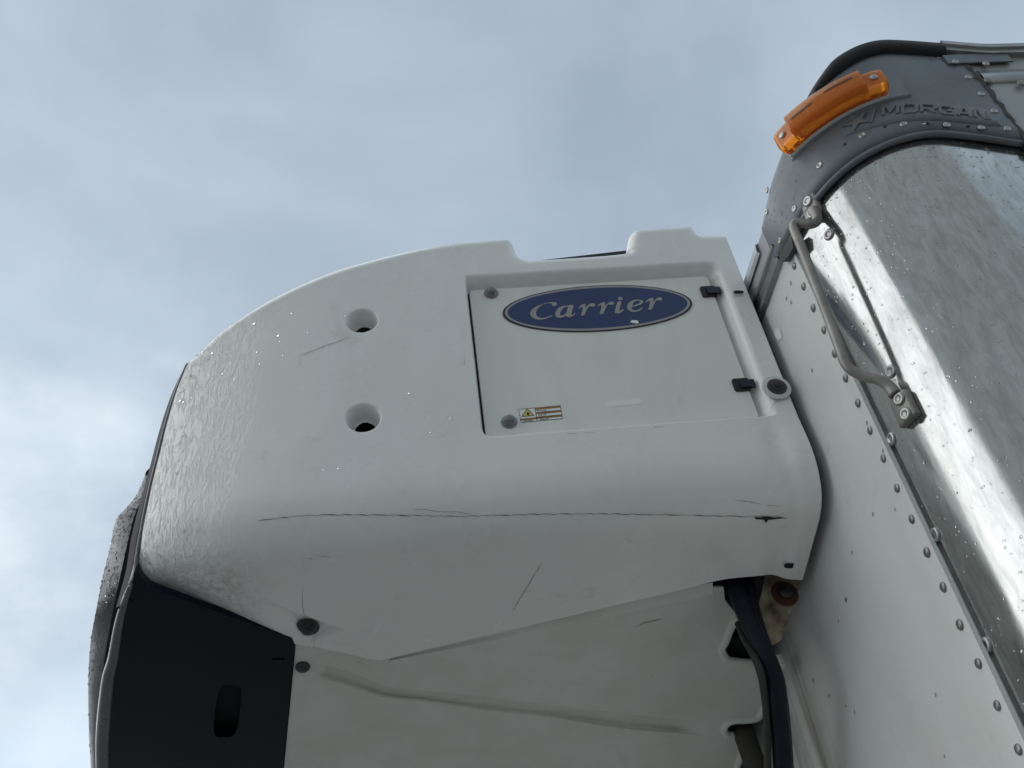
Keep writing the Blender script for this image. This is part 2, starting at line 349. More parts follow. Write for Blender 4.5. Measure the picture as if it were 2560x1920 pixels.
# --- rounded corner post
ws = np.linspace(-.012, w_seam + .02, 60); zz = [Z_LOW] + list(np.linspace(2.0, ZCAP + .06, 24))
V = [wrap(w, z, -.010 if w < .004 else -.007) for w in ws for z in zz]
post = make('corner_post', V, gridfaces(len(ws), len(zz)), M['post'], TB)
# --- side wall sheet beyond the seam
side = make('side_panel', *box((wrap(w_seam, 0)[0] + .004, YF - R - .0035, Z_LOW), (6.6, YF - R + .03, 3.247)), M['rail'], TB, smooth=False)
M['sidep'] = mat('grey_side_sheet', (.40, .42, .42), .4, metal=.25, var=.15, vscale=5.); side.data.materials[0] = M['sidep']
make('far_wall', *box((XW + .05, YF + 2.17, Z_LOW), (6.6, YF + 2.23, zs(3.12))), M['wall'], TB, smooth=False)
make('rear_wall', *box((6.57, YF - R + .03, Z_LOW), (6.62, YF + 2.17, zs(3.12))), M['wall'], TB, smooth=False)
make('floor_pan', *box((XW + .03, YF - R + .03, Z_LOW - .06), (6.57, YF + 2.17, Z_LOW + .02)), M['frame'], TB, smooth=False)

# --- grey corner cap (band wrapped round the corner)
bot = [(1944, 640), (1962, 610), (1990, 560), (2012, 516), (2062, 452), (2130, 392), (2220, 345), (2300, 322), (2380, 322), (2460, 331), (2537, 346)]
top = [(1898, 570), (1908, 530), (1921, 470), (1946, 400), (1992, 292), (2020, 252), (2062, 212), (2123, 160), (2167, 136), (2201, 130), (2275, 130), (2384, 139), (2480, 152)]
CO = .007
b2 = sorted(unwrap(px, py, CO) for px, py in bot); t2 = sorted(unwrap(px, py, CO) for px, py in top)
wA = -.05; wB = w_seam
# lower edge stays level round the corner, as a moulding does
zb_m = float(np.mean([z for w, z in b2 if w > .0]))
zt_pts = [(w, z) for w, z in t2]
wt_x = np.array([w for w, z in zt_pts]); wt_z = np.array([z for w, z in zt_pts])
zt_m = float(np.mean([z for w, z in t2 if w > .1]))
CT = np.array([(-.3, zs(3.078)), (-.06, zs(3.079)), (-.021, 3.145), (.024, 3.156), (.07, 3.174), (.133, 3.213), (.161, 3.229), (.195, 3.244), (.243, 3.264), (.276, 3.274), (.31, 3.276), (.349, 3.270), (.421, 3.254), (.48, 3.240), (.6, 3.238), (9, 3.238)])
CB = np.array([(-.3, 3.052), (-.037, 3.045), (.0, 3.036), (.045, 3.034), (.075, 3.039), (.124, 3.047), (.175, 3.054), (.231, 3.056), (.278, 3.054), (.324, 3.046), (.37, 3.032), (.43, 3.010), (.6, 3.0), (9, 3.0)])
def smooth_curve(C):
    xs_ = np.linspace(-.3, .7, 400); ys = np.interp(xs_, C[:, 0], C[:, 1]); k_ = np.hanning(25); k_ /= k_.sum(); ys = np.convolve(np.pad(ys, 12, mode='edge'), k_, 'valid'); return lambda w: float(np.interp(w, xs_, ys))
cap_top = smooth_curve(CT); cap_bot = smooth_curve(CB)
zt_m = cap_top(w_seam)
def skirt(w): return cap_bot(w) - 3.05                      # slight fall of the moulding along its length
NU, NVc = 90, 16
V = []; F = []
wl = np.linspace(wA, wB, NU)
for w in wl:
    zb, zt = cap_bot(w), cap_top(w)
    for j in range(NVc):
        v = j / (NVc - 1); z = zb + (zt - zb) * v
        o = CO - .006 * math.exp(-((z - zb) / .004)**2) - .004 * max(0, (z - zt + .012) / .012)**2
        V.append(wrap(w, z, o))
    V.append(wrap(w, zt, -.01))
    V.insert(len(V) - NVc - 1, wrap(w, zb, -.012))
F = gridfaces(NU, NVc + 2)
cap = make('corner_cap', V, F, M['cap'], TB)
# lower sealing lip under the cap
V, F = tube([wrap(w, cap_bot(w) - .006, .0005) for w in np.linspace(.0, wB - .004, 50)], .0055, 8)
make('sealing_lip', V, F, M['cap'], cap)
# roof rim above the cap: dark overhanging bead round the corner
prof = [(-.010, -.004), (.004, -.002), (.010, .006), (.010, .020), (.004, .028), (-.03, .030)]
wr = np.linspace(.10, w_seam - .02, 60)
V = [wrap(w, cap_top(w) + 0.001 + h * min(1, .35 + (w - .1) * 5), o + CO - .03 * max(0, 1 - (w - .1) / .12)) for w in wr for o, h in prof]
rim = make('roof_rim', V, gridfaces(len(wr), len(prof)), M['gasket'], TB); sharp(rim, 50)
wr2 = np.concatenate([np.linspace(w_seam - .02, w_seam + .2, 12), np.linspace(w_seam + .3, w_seam + 5.6, 5)]); prof2 = [(-.006, .004), (.006, .006), (.006, .016), (.010, .018), (.010, .028), (-.02, .030)]
V = [wrap(w, cap_top(w) + 0.002 + h, o + CO) for w in wr2 for o, h in prof2]
make('side_roof_rail', V, gridfaces(len(wr2), len(prof2)), M['rail'], TB, smooth=False)
V = []
for x_, z_ in ((XW + .03, zs(3.078)), (XW + .15, zs(3.10)), (XW + R + .03, zs(3.115)), (XW + .5, zs(3.14)), (6.6, zs(3.14))):
    xa = max(x_, XW + R + .03); V += [(xa, YF - R + .015, z_), (xa - .02 if xa > x_ else x_, YF + .02, z_), (x_, YF + .25, z_), (x_, YF + 2.2, z_)]
make('roof_sheet', V, gridfaces(5, 4), M['pale'], TB)
# flat side tabs riveted over the side panel
for z0, z1, l in ((zt_m - .028, zt_m - .002, .085),):
    a = w_seam - .03
    V, F = box((0, 0, 0), (1, 1, 1)); V = [wrap(a + (l + .03) * x, z0 + (z1 - z0) * y, CO + .0006 + .003 * zz_) for x, y, zz_ in V]
    make('cap_tab', V, F, M['cap'], cap, smooth=False)
# rolled side rail strip with rivets, at the top of the side panel
for z0, z1 in ((zt_m - .085, zt_m - .045),):
    V = []
    for w in (w_seam + .012, w_seam + 2.5):
        for z, o in ((z0, .001), (z0 + .003, .007), ((z0 + z1) / 2, .009), (z1 - .003, .007), (z1, .001)): V.append(wrap(w, z, o))
    make('side_top_rail', V, gridfaces(2, 5), M['rail'], TB)
# ragged sealant along the right edge of the cap
pth = []
for k in range(26):
    z = cap_bot(1) - .03 + (zt_m - cap_bot(1) + .0) * k / 25; pth.append(wrap(w_seam + .004 + random.uniform(-.003, .003), z, .004))
V, F = tube(pth, [random.uniform(.004, .0075) for _ in pth], 7); make('sealant_bead', V, F, M['sealant'], cap)

# --- header over the front wall
zr0, zr1, zh, zp = zs(3.003), zs(3.031), zs(3.050), zs(3.079)
header = make('header_panel', *box((XW - .002, YF + .02, zr1 - .03), (XW + .03, YF + 2.2, zp - .002)), M['header'], TB, smooth=False)
V = []
for y in np.linspace(YF + .09, YF + 2.2, 3):
    for x, z in ((XW - .006, zh + .012), (XW - .010, zh + .018), (XW - .008, zp - .004), (XW + .004, zp + .004), (XW + .06, zp + .006)): V.append((x, y, z))
make('roof_edge_trim', V, gridfaces(3, 5), M['pale'], TB, smooth=False)
V = []
for y in np.linspace(YF + .035, YF + 2.2, 4):
    for x, z in ((XW - .001, zr0 - .004), (XW - .010, zr0 - .002), (XW - .010, zr0 + .006), (XW - .006, zr0 + .008), (XW - .006, zr1 - .008), (XW - .010, zr1 - .006), (XW - .010, zr1), (XW - .001, zr1 + .002)): V.append((x, y, z))
hat = make('cross_rail', V, gridfaces(4, 8), M['rail'], TB, smooth=False)
# dark end plug of the cross rail
pl = [Px(px, py, XW - .012) for px, py in [(1947, 638), (1962, 612), (1978, 590), (1983, 618), (1971, 640), (1958, 655), (1950, 652)]]
V, F = poly([pl], .012, (1, 0, 0)); make('rail_end_plug', V, F, M['sealant'], hat, smooth=False)

# --- rivets
dome = lathe([(.0001, 0), (.0092, .0), (.0090, .0012), (.0078, .0030), (.0054, .0042), (.0024, .0047)], 16)
ring = lathe([(.0105, 0), (.0108, .0014), (.0094, .0036), (.0070, .0042), (.0050, .0034), (.0040, .0020), (.0012, .0026)], 16)
mr_d = meshdata('dome_rivet', dome, M['rivetd']); mr_r = meshdata('blind_rivet', ring, M['rivet']); mr_c = meshdata('cap_rivet', ring, M['rivet'])
for k in range(34):                                       # down the edge of the white wall
    z = zs(2.971) - k * .0367 * 1.3529
    if z < Z_LOW + .02: break
    stamp('rivet', mr_d, (XW, YF + .0135 + random.uniform(-.001, .001), z), (-1, 0, 0), front_wall, random.random() * 6, random.uniform(.68, .8))
for px, py in [(2227, 929), (2229, 1098), (2339, 1337), (2073, 586), (2466, 1613)]:
    w, z = unwrap(px, py, -.007); stamp('rivet', mr_r, wrap(w, z, -.0075), wnormal(w), post, random.random() * 6, .95)
for px, py in [(1917, 475), (1917, 530), (1986, 522), (1950, 602), (1988, 545), (2049, 413), (2156, 338), (2259, 310), (2367, 312), (2453, 319), (2518, 322), (2485, 278), (2453, 235), (2420, 193), (2389, 153), (2465, 158)]:
    if (px, py) == (1988, 545): continue
    w, z = unwrap(px, py, .012 if px > 2380 and py < 170 else CO); stamp('rivet', mr_c, wrap(w, z, (CO + .0036 if px > 2380 and py < 170 else CO - .0006)), wnormal(w), cap, random.random() * 6, .57)
for px, py in [(1928, 632), (1894, 724)]:
    p = Px(px, py, XW - .002); stamp('rivet', mr_d, p, (-1, 0, 0), header, 0, .75)
for px, py in [(1912, 753)]:
    p = Px(px, py, XW - .006); stamp('rivet', mr_d, p, (-1, 0, 0), hat, 0, .75)
for px, py in [(2470, 206), (2552, 213), (2497, 252), (2530, 294)]:
    w, z = unwrap(px, py, .006)
    stamp('rivet', mr_d, wrap(w, z, .0085 if py < 220 else .003), wnormal(w), side, 0, .9)
# small pin marks between the rivets
pin = meshdata('pin', lathe([(.0001, 0), (.003, 0), (.0025, .0006)], 8), M['print'])
for px, py in [(2112, 361), (2212, 317), (2320, 308), (2421, 315)]:
    w, z = unwrap(px, py, CO); stamp('pin_hole', pin, wrap(w, z, CO), wnormal(w), cap)

# --- raised name plate with star, stroke and lettering
wn0, zn0 = unwrap(2112, 342, CO); wn1, zn1 = unwrap(2500, 316, CO)
zn = (zn0 + zn1) / 2; ztx = unwrap(2330, 270, CO)[1]
hpl = .05
V = []; wl2 = np.linspace(wn0, wn1, 40); vv = [(-.002, -.001), (0, .0028), (.3, .0026), (.7, .0012), (1.0, .0002)]
for w in wl2:
    for v, o in vv: V.append(wrap(w, np.interp(w, [wn0, wn1], [zn0, zn1]) + (hpl * v if v > 0 else v), CO + o))
plate = make('name_plate', V, gridfaces(40, 5), M['cap'], cap)
wt0 = unwrap(2200, 290, CO)[0]; wt1 = unwrap(2474, 300, CO)[0]
zt0 = np.interp; za, zb_ = unwrap(2200, 297, CO)[1], unwrap(2474, 305, CO)[1]; zmid = unwrap(2330, 290, CO)[1]; th_ = unwrap(2330, 266, CO)[1] - zmid
def base_z(w): t = (w - wt0) / (wt1 - wt0); q2 = 2 * (za + zb_ - 2 * zmid); return za + (zb_ - za) * t + q2 * t * (t - 1)
LET = {'M': [[(.0, 0), (.0, 1), (.22, 1), (.5, .25), (.78, 1), (1, 1), (1, 0)]], 'O': [[(.5, 1), (.15, 1), (0, .8), (0, .2), (.15, 0), (.85, 0), (1, .2), (1, .8), (.85, 1), (.5, 1)]],
       'R': [[(0, 0), (0, 1), (.82, 1), (1, .85), (1, .58), (.82, .44), (.12, .44)], [(.5, .40), (1, 0)]], 'G': [[(1, .82), (.85, 1), (.15, 1), (0, .82), (0, .18), (.15, 0), (1, 0), (1, .48), (.55, .48)]],
       'A': [[(0, 0), (.36, 1), (.64, 1), (1, 0)], [(.22, .3), (.78, .3)]], 'N': [[(0, 0), (0, 1), (.25, 1), (.75, 0), (1, 0), (1, 1)]]}
word = 'MORGAN'; cell = (wt1 - wt0) / len(word); lw_, gap = cell * .74, cell * .26; sw_ = th_ * .20
def put(w, z, o): return wrap(w + .30 * z * th_, base_z(w) + (.1 + .8 * z) * th_, CO + o)
for n_i, ch in enumerate(word):
    V = []; F = []
    for n_s, st in enumerate(LET[ch]):
        pts = []
        for i in range(len(st) - 1):
            for j in range(4): pts.append(np.array(st[i], float) * (1 - j / 4) + np.array(st[i + 1], float) * j / 4)
        pts.append(np.array(st[-1], float)); asp = np.array([lw_, th_ * .8]); b_ = len(V)
        for i, q in enumerate(pts):
            t = nrm((pts[min(i + 1, len(pts) - 1)] - pts[max(i - 1, 0)]) * asp); nn = np.array([-t[1], t[0]]) * sw_ / 2 / asp
            for sd, o in ((-1.25, .001), (-.8, .0044 + .0003 * n_s), (.8, .0044 + .0003 * n_s), (1.25, .001)):
                q2 = q + nn * sd; V.append(put(wt0 + n_i * cell + gap / 2 + lw_ * q2[0], q2[1], o))
        F += gridfaces(len(pts), 4, b_); e_ = b_ + 4 * (len(pts) - 1); F += [(b_, b_ + 1, b_ + 2, b_ + 3), (e_ + 3, e_ + 2, e_ + 1, e_)]
    make('raised_letter', V, F, M['cap'], cap, smooth=False)
wsx, zsx = unwrap(2142, 307, CO); pts = []
for k in range(10):
    r = .021 if k % 2 == 0 else .0085; a = pi / 2 + k * pi / 5 + .15; pts.append((wsx + r * cos(a), zsx + r * sin(a)))
V, F = poly([[wrap(a, b, CO + .0055) for a, b in pts]], .0045, tuple(-wnormal(wsx))); make('star_emblem', V, F, M['cap'], cap, smooth=False)
wl0, zl0 = unwrap(2178, 312, CO); wl1, zl1 = unwrap(2185, 275, CO)
V, F = poly([[wrap(a, b, CO + .0055) for a, b in ((wl0 - .001, zl0), (wl0 + .002, zl0), (wl1 + .003, zl1), (wl1, zl1))]], .0045, tuple(-wnormal(wl0))); make('emblem_stroke', V, F, M['cap'], cap, smooth=False)

# --- amber marker light
lw0, lz0 = unwrap(1985, 396, CO); lw1, lz1 = unwrap(2222, 250, CO)
HL = .052
def lampz(w): return float(np.interp(w, [lw0 - 1, lw0, lw1, lw1 + 1], [lz0 - (lz1 - lz0) / (lw1 - lw0), lz0, lz1, lz1 + (lz1 - lz0) / (lw1 - lw0)]))
zL0 = 0.0; zL1 = HL
# pocket in the cap around the lamp
V = []
wp = np.linspace(lw0 - .004, lw1 + .034, 30)
for w in wp:
    for z, o in ((zL0 - .004, .0004), (zL0 - .001, .0035), (zL0 + .004, .0008), (zL1 + .006, .0008), (zL1 + .012, .0004)): V.append(wrap(w, lampz(w) + z, CO + o))
lamp = make('marker_light', [wrap(w, lampz(w) + z, CO + o) for w in np.linspace(lw0, lw1, 30) for z, o in ((zL0, -.002), (zL0, .010), (zL0 + HL, .010), (zL0 + HL, -.002))], gridfaces(30, 4) + [(0, 1, 2, 3), (116, 119, 118, 117)], M['pad'], TB, smooth=False)
lamp['label'] = 'amber side marker lens on a grey base'
make('lamp_pocket', V, gridfaces(30, 5), M['cap'], cap)
# lens: low ears at both ends, tall ribbed middle
def lens_h(t):
    ear = .022; e = min(t, 1 - t)
    return .021 if e < .165 else (.021 + .013 * min(1, (e - .165) / .012))
NL = 150; V = []; rows = 12
tl = np.concatenate([np.linspace(0, .16, 10), np.linspace(.163, .182, 6), np.linspace(.186, .814, 118), np.linspace(.818, .837, 6), np.linspace(.84, 1, 10)]); NL = len(tl)
def lens_row(t, inner):
    w = lw0 + (lw1 - lw0) * t; h = lens_h(t); e = min(t, 1 - t)
    rnd = 1.0 if e > .05 else (.86 + .14 * sqrt(max(0, 1 - (1 - e / .05)**2)))
    hz = HL * .5 * rnd; zm = (zL0 + zL1) / 2; o = []
    rib = .0009 * (1 if (int(t * 190) % 2) else 0) if (.2 < t < .8 and not inner) else 0
    for k in range(rows):
        a = pi * k / (rows - 1)
        cz = -cos(a); sy = sin(a)
        cz = math.copysign(abs(cz)**.45, cz); sy = sy**.42
        hh = h - (.003 if inner else 0); zzz = hz - (.003 if inner else 0)
        o.append(wrap(w, lampz(w) + zm + cz * zzz, CO + .0103 + hh * sy - (rib if .25 < k / (rows - 1) < .75 else 0)))
    return o
for t in tl: V += lens_row(t, False)
F = gridfaces(NL, rows)
for i in range(NL - 1): F.append((i * rows, i * rows + rows - 1, (i + 1) * rows + rows - 1, (i + 1) * rows))
F += [tuple(range(rows))[::-1], tuple((NL - 1) * rows + k for k in range(rows))]
make('lens', V, F, M['amber'], lamp)
ms = meshdata('screw', lathe([(.0062, 0), (.0062, .002), (.004, .0035), (.0012, .0036)], 14), M['rivet'])
for t in (.085, .915):
    w = lw0 + (lw1 - lw0) * t; stamp('screw', ms, wrap(w, lampz(w) + (zL0 + zL1) / 2, CO + .0315), wnormal(w), lamp)
# dark slits moulded in the lens face
for ta, tb, zf in ((.22, .42, .50), (.53, .76, .60)):
    V2 = []
    for i in range(12):
        t = ta + (tb - ta) * i / 11; w = lw0 + (lw1 - lw0) * t; e_ = .5 if i in (0, 11) else 1
        for z, o in ((-.055 * e_, .0440), (0, .0448), (.055 * e_, .0440)): V2.append(wrap(w, lampz(w) + HL * (zf + z), CO + o))
    make('lens_slit', V2, gridfaces(12, 3), M['slit'], lamp)

# --- grab handle
hp = [(2034, 526, .005), (2041, 540, .008), (2043, 553, .016), (2026, 561, .030), (1997, 556, .042), (1986, 560, .047), (1986, 575, .048), (2004, 620, .048), (2060, 765, .048), (2100, 873, .048), (2112, 905, .047), (2128, 925, .042), (2160, 940, .030), (2196, 950, .018), (2222, 966, .009), (2238, 986, .005)]
path = [wrap(*unwrap(px, py, o), o) for px, py, o in hp]
path = catmull(path, 6)
n_ = len(path); rads = [.0074 + .002 * max(0, 1 - min(i, n_ - 1 - i) / 10) for i in range(n_)]
V, F = tube(path, rads, 14); handle = make('grab_handle', V, F, M['handle'], TB)
for a, b_ in (((2018, 484), (2036, 545)), ((2243, 985), (2274, 1052))):
    w0, z0 = unwrap(*a, 0); w1, z1 = unwrap(*b_, 0); wc = (w0 + w1) / 2
    V = []; hw = .0165
    for i in range(14):
        s = i / 13; z = z0 + (z1 - z0) * s; e = min(s, 1 - s) if a[0] < 2100 else (1 if s > .5 else min(s, 1 - s)); k = 1 if e > .2 else sqrt(max(.02, 1 - (1 - e / .2)**2)) * .6 + .4
        w = w0 + (w1 - w0) * s
        for q, o in ((-1, -.006), (-1, .003), (-.8, .0055), (.8, .0055), (1, .003), (1, -.006)): V.append(wrap(w + q * hw * k, z, o))
    F = gridfaces(14, 6) + [(0, 1, 2, 3, 4, 5), (83, 82, 81, 80, 79, 78)]
    make('mounting_plate', V, F, M['handle'], handle)
for px, py in ((2020, 503), (2030, 533), (2248, 997), (2264, 1035)):
    w, z = unwrap(px, py, .006); stamp('rivet', mr_r, wrap(w, z, .0055), wnormal(w), handle, 0, .9)

# --- old paper scrap on the wall
pl = [Px(px, py, XW - .0012) for px, py in [(1935, 822), (1948, 820), (1953, 833), (1955, 845), (1944, 851), (1937, 838)]]
V, F = poly([pl]); make('paper_scrap', V, F, M['sticker'], front_wall, smooth=False)
# scrapes and specks on the wall
def specks(name, pts, place_fn, parent, rx=.0015, ln=.006):
    V = []; F = []
    for px, py in pts:
        p0 = [place_fn(px + dx, py + dy) for dx, dy in ((-1.2, -random.uniform(3, 7)), (1.4, -random.uniform(2, 6)), (2.2, random.uniform(2, 5)), (-.5, random.uniform(3, 7)))]
        b_ = len(V); V += p0; F.append((b_, b_ + 1, b_ + 2, b_ + 3))
    return make(name, V, F, M['scuff'], parent, smooth=False, tag='stuff')
specks('wall_scrapes', [(2181, 1286), (2236, 1273), (2129, 1381), (2113, 1500), (2096, 1552), (2032, 1702), (2072, 1740), (2115, 1500), (2338, 1737), (2136, 1780), (2114, 1765), (2166, 1058), (2206, 1127), (2029, 925), (1976, 708), (1977, 757), (1965, 746), (2360, 1891)], lambda a, b: Px(a, b, XW - .0008), front_wall)

# ================================================================== THE REFRIGERATION UNIT
RU = empty('refrigeration_unit', (0.1, 2.1, 2.2), 'white nose-mounted refrigeration unit with blue oval badge and cracked lower edge', 'refrigeration unit')
S = 1.3529
pp = [(.85, 2.95), (.85, 2.80), (.85, 2.772), (.8535, 2.748), (.866, 2.722), (.886, 2.7065), (.915, 2.698), (.945, 2.6905), (.998, 2.677), (1.10, 2.6505), (1.25, 2.6115)]
pp = [np.array([p[0] * S, zs(p[1])]) for p in pp]; pp[0][0] = pp[1][0] = pp[2][0] = D
ZT = 3.36
dense = [np.array([D, ZT])] + catmull(pp, 10)
dense = np.array(dense); _l = np.concatenate([[0], np.cumsum(np.linalg.norm(np.diff(dense, axis=0), axis=1))]); _u = np.arange(0, _l[-1], .002)
dense = np.stack([np.interp(_u, _l, dense[:, 0]), np.interp(_u, _l, dense[:, 1])], -1); _k = np.hanning(33); _k /= _k.sum()
dense = np.stack([np.convolve(np.concatenate([2 * c[0] - c[1:17][::-1], c, 2 * c[-1] - c[-17:-1][::-1]]), _k, 'valid') for c in dense.T], -1)
sl_ = np.concatenate([[0], np.cumsum(np.linalg.norm(np.diff(dense, axis=0), axis=1))])
XN, NA, NB = -.135, .20, .40
def cowl(x, s):
    """unfolded sheet (x along the truck, s down and round the lower bend) -> place"""
    x = np.asarray(x, float); s = np.asarray(s, float)
    t = np.clip((XN - x) / NB, 0, .985); y = np.interp(s, sl_, dense[:, 0]); z = np.interp(s, sl_, dense[:, 1])
    z = np.where(s < 0, ZT - s, z)
    drop = np.clip((s - .58) / .12, 0, 1); drop = drop * drop * (3 - 2 * drop)
    return np.stack([x, y + NA * (1 - np.sqrt(1 - t * t)), z + .030 * t**2 * drop], -1)
def cowl_n(x, s, e=1e-3):
    a = cowl(x + e, s) - cowl(x - e, s); b = cowl(x, s + e) - cowl(x, s - e)
    n = np.cross(b, a); n /= np.linalg.norm(n, axis=-1, keepdims=True)
    return np.where(n[..., 1:2] > 0, -n, n) if n.ndim > 1 else (-n if n[1] > 0 and n[2] >= 0 else n)
def on_cowl(px, py, guess=None):
    q = np.array(guess if guess is not None else (Py(px, py, D)[0], np.clip(ZT - Py(px, py, D)[2], .05, .9)), float)
    for _ in range(40):
        f0 = project(cowl(*q)) - (px, py)
        if np.abs(f0).max() < .02: break
        J = np.array([(project(cowl(q[0] + 1e-4, q[1])) - (px, py) - f0) / 1e-4, (project(cowl(q[0], q[1] + 1e-4)) - (px, py) - f0) / 1e-4]).T
        st = np.linalg.lstsq(J, -f0, rcond=None)[0]; q = q + np.clip(st, -.04, .04); q[0] = max(q[0], -.525); q[1] = min(max(q[1], .0), 1.2)
    return q
left_px = [(480, 886), (458, 935), (437, 990), (415, 1065), (400, 1128), (383, 1200), (365, 1290), (353, 1360), (346, 1412), (346, 1436), (352, 1455), (363, 1470)]
bot_px = [(363, 1470), (378, 1482), (396, 1491), (470, 1520), (560, 1552), (650, 1580), (700, 1597), (740, 1610), (795, 1619), (850, 1630), (905, 1643), (925, 1648), (945, 1650), (970, 1647), (1100, 1616), (1300, 1570), (1500, 1523), (1700, 1475), (1800, 1450), (1880, 1440), (1905, 1439), (1935, 1440), (2004, 1445)]
top_px = [(480, 886), (530, 838), (600, 789), (700, 733), (850, 674), (1000, 634), (1120, 611), (1200, 603), (1255, 598), (1272, 599), (1283, 605), (1289, 618), (1293, 632), (1300, 642), (1318, 651), (1340, 651), (1440, 645), (1560, 635), (1571, 628), (1574, 612), (1578, 592), (1586, 581), (1600, 575), (1660, 571), (1725, 567), (1738, 570), (1748, 582), (1756, 590), (1770, 590), (1809, 590)]
LQ = np.array([on_cowl(*p) for p in left_px]); BQ = np.array([on_cowl(*p) for p in bot_px]); TQ = np.array([on_cowl(*p) for p in top_px])
TQ[1:, 1] -= .0135 * np.clip(np.arange(1, len(TQ)) / 4., 0, 1)      # the rounding takes this much off the outline
BQ[-1, 0] = XR; TQ[-1, 0] = XR
for Q in (BQ, TQ):
    for i in range(1, len(Q)): Q[i, 0] = max(Q[i, 0], Q[i - 1, 0] + .0008)
def pin_smooth(Q, n=6): return np.array(catmull(Q, n))
LQs, BQs, TQs = pin_smooth(LQ), pin_smooth(BQ, 4), pin_smooth(TQ, 4)
def by(Q, k, n):
    c = (Q[:, k] - Q[0, k]) / (Q[-1, k] - Q[0, k]); c = np.maximum.accumulate(c); o = 1 - k
    return lambda u: (np.interp(u, c, Q[:, 0]), np.interp(u, c, Q[:, 1]))
fT, fB = by(TQs, 0, 0), by(BQs, 0, 0); fL = by(LQs, 1, 0)
NX, NS, NT = 620, 480, 60
U = np.linspace(0, 1, NX); Vv = np.linspace(0, 1, NS - NT)
sst = lambda t: np.clip(t, 0, 1)**2 * (3 - 2 * np.clip(t, 0, 1))
Tu = np.stack(fT(U), -1); Bu = np.stack(fB(U), -1)
_w = 80; env = np.array([Tu[max(0, i - _w):i + _w + 1, 1].max() for i in range(NX)]); env = np.where(Tu[:, 0] < .0, Tu[:, 1], env)
_k = np.hanning(91); _k /= _k.sum(); env = np.maximum(np.convolve(np.pad(env, 45, mode='edge'), _k, 'valid'), Tu[:, 1] - 0.0)
T2 = Tu.copy(); T2[:, 1] = np.convolve(np.pad(env + .004 + .02 * sst((Tu[:, 0] + .2) / .25), 45, mode='edge'), _k, 'valid'); T2[0] = (np.interp(T2[0, 1], LQs[:, 1], LQs[:, 0]), T2[0, 1])
mT = np.linspace(0, 1, NX)**.5; T2[:, 0] = Tu[:, 0] + (T2[0, 0] - Tu[0, 0]) * np.exp(-np.arange(NX) / 12.)
sv = T2[0, 1] + (Bu[0, 1] - T2[0, 1]) * Vv; Lv = np.stack([np.interp(sv, LQs[:, 1], LQs[:, 0]), sv], -1)
Rv = np.stack([np.full(NS - NT, XR), T2[-1, 1] + (Bu[-1, 1] - T2[-1, 1]) * Vv], -1)
uu, vv_ = U[:, None, None], Vv[None, :, None]
SQ2 = (1 - vv_) * T2[:, None] + vv_ * Bu[:, None] + (1 - uu) * Lv[None] + uu * Rv[None] - ((1 - uu) * (1 - vv_) * T2[0] + uu * (1 - vv_) * T2[-1] + (1 - uu) * vv_ * Bu[0] + uu * vv_ * Bu[-1])
tt_ = (np.arange(NT) / NT)[None, :, None]; SQ1 = (1 - tt_) * Tu[:, None] + tt_ * T2[:, None]
SQ = np.concatenate([SQ1, SQ2], 1)
X, Sg = SQ[..., 0], SQ[..., 1]
P = cowl(X, Sg)
E1 = cowl(X + 1e-3, Sg) - cowl(X - 1e-3, Sg); E2 = cowl(X, Sg + 1e-3) - cowl(X, Sg - 1e-3)
NRM = np.cross(E1, E2); NRM /= np.linalg.norm(NRM, axis=-1, keepdims=True)
NRM = np.where((NRM[..., 1:2] > 0), -NRM, NRM)          # outward: towards the viewer's side
sst = lambda t: np.clip(t, 0, 1)**2 * (3 - 2 * np.clip(t, 0, 1))
Zs = ZT - Sg
inw = np.zeros_like(X)
# recess of the access door
RD = .034
xl = (Py(1160, 735, D)[0] + Py(1210, 1075, D)[0]) / 2; zbo = (Py(1260, 1085, D)[2] + Py(1880, 1046, D)[2]) / 2
xr = (Py(1818, 690, D)[0] + Py(1944, 1040, D)[0]) / 2; zto = (Py(1180, 690, D)[2] + Py(1790, 646, D)[2]) / 2
rc = .018
fl = sst((X - xl) / .006); fr = sst((xr - X) / .030); fb = sst((Zs - zbo) / .006); ft = sst((zto - Zs) / .036)
dd = np.hypot(np.clip(xl + rc - X, 0, None), np.clip(zbo + rc - Zs, 0, None)); fcn = 1 - sst((dd - rc + .006) / .006) * ((X < xl + rc) & (Zs < zbo + rc))
side_m = (Sg < .60)
inw += RD * fl * fr * fb * ft * fcn * side_m
# two round wells
for px, py in ((905, 801), (908, 1044)):
    q = on_cowl(px, py); r = np.hypot(X - q[0], (Sg - q[1]))
    inw += .036 * (1 - sst((r - .0175) / .0125))
# rounded upper edge
TE = TQs; RT = .024; d0 = np.full(X.shape, 1.0); near = Sg < TE[:, 1].max() + .05
Xn, Sn = X[near], Sg[near]; dn = np.full(Xn.shape, 1.0)
for i in range(len(TE) - 1):
    a_, b_ = TE[i], TE[i + 1]; e_ = b_ - a_; L2 = e_.dot(e_) + 1e-12; t_ = np.clip(((Xn - a_[0]) * e_[0] + (Sn - a_[1]) * e_[1]) / L2, 0, 1)
    dn = np.minimum(dn, np.hypot(Xn - a_[0] - t_ * e_[0], Sn - a_[1] - t_ * e_[1]))
d0[near] = dn
inw += np.where(d0 < RT, RT - np.sqrt(np.clip(RT**2 - (RT - np.clip(d0, 0, RT))**2, 0, None)), 0) * .9
# low down, the rear mounting flange turns slightly outward from a soft valley
low_m = sst((zbo + .01 - Zs) / .08) if True else 0
inw += (.004 * np.exp(-((X - .548) / .016)**2) - .004 * sst((X - .552) / .03)) * low_m
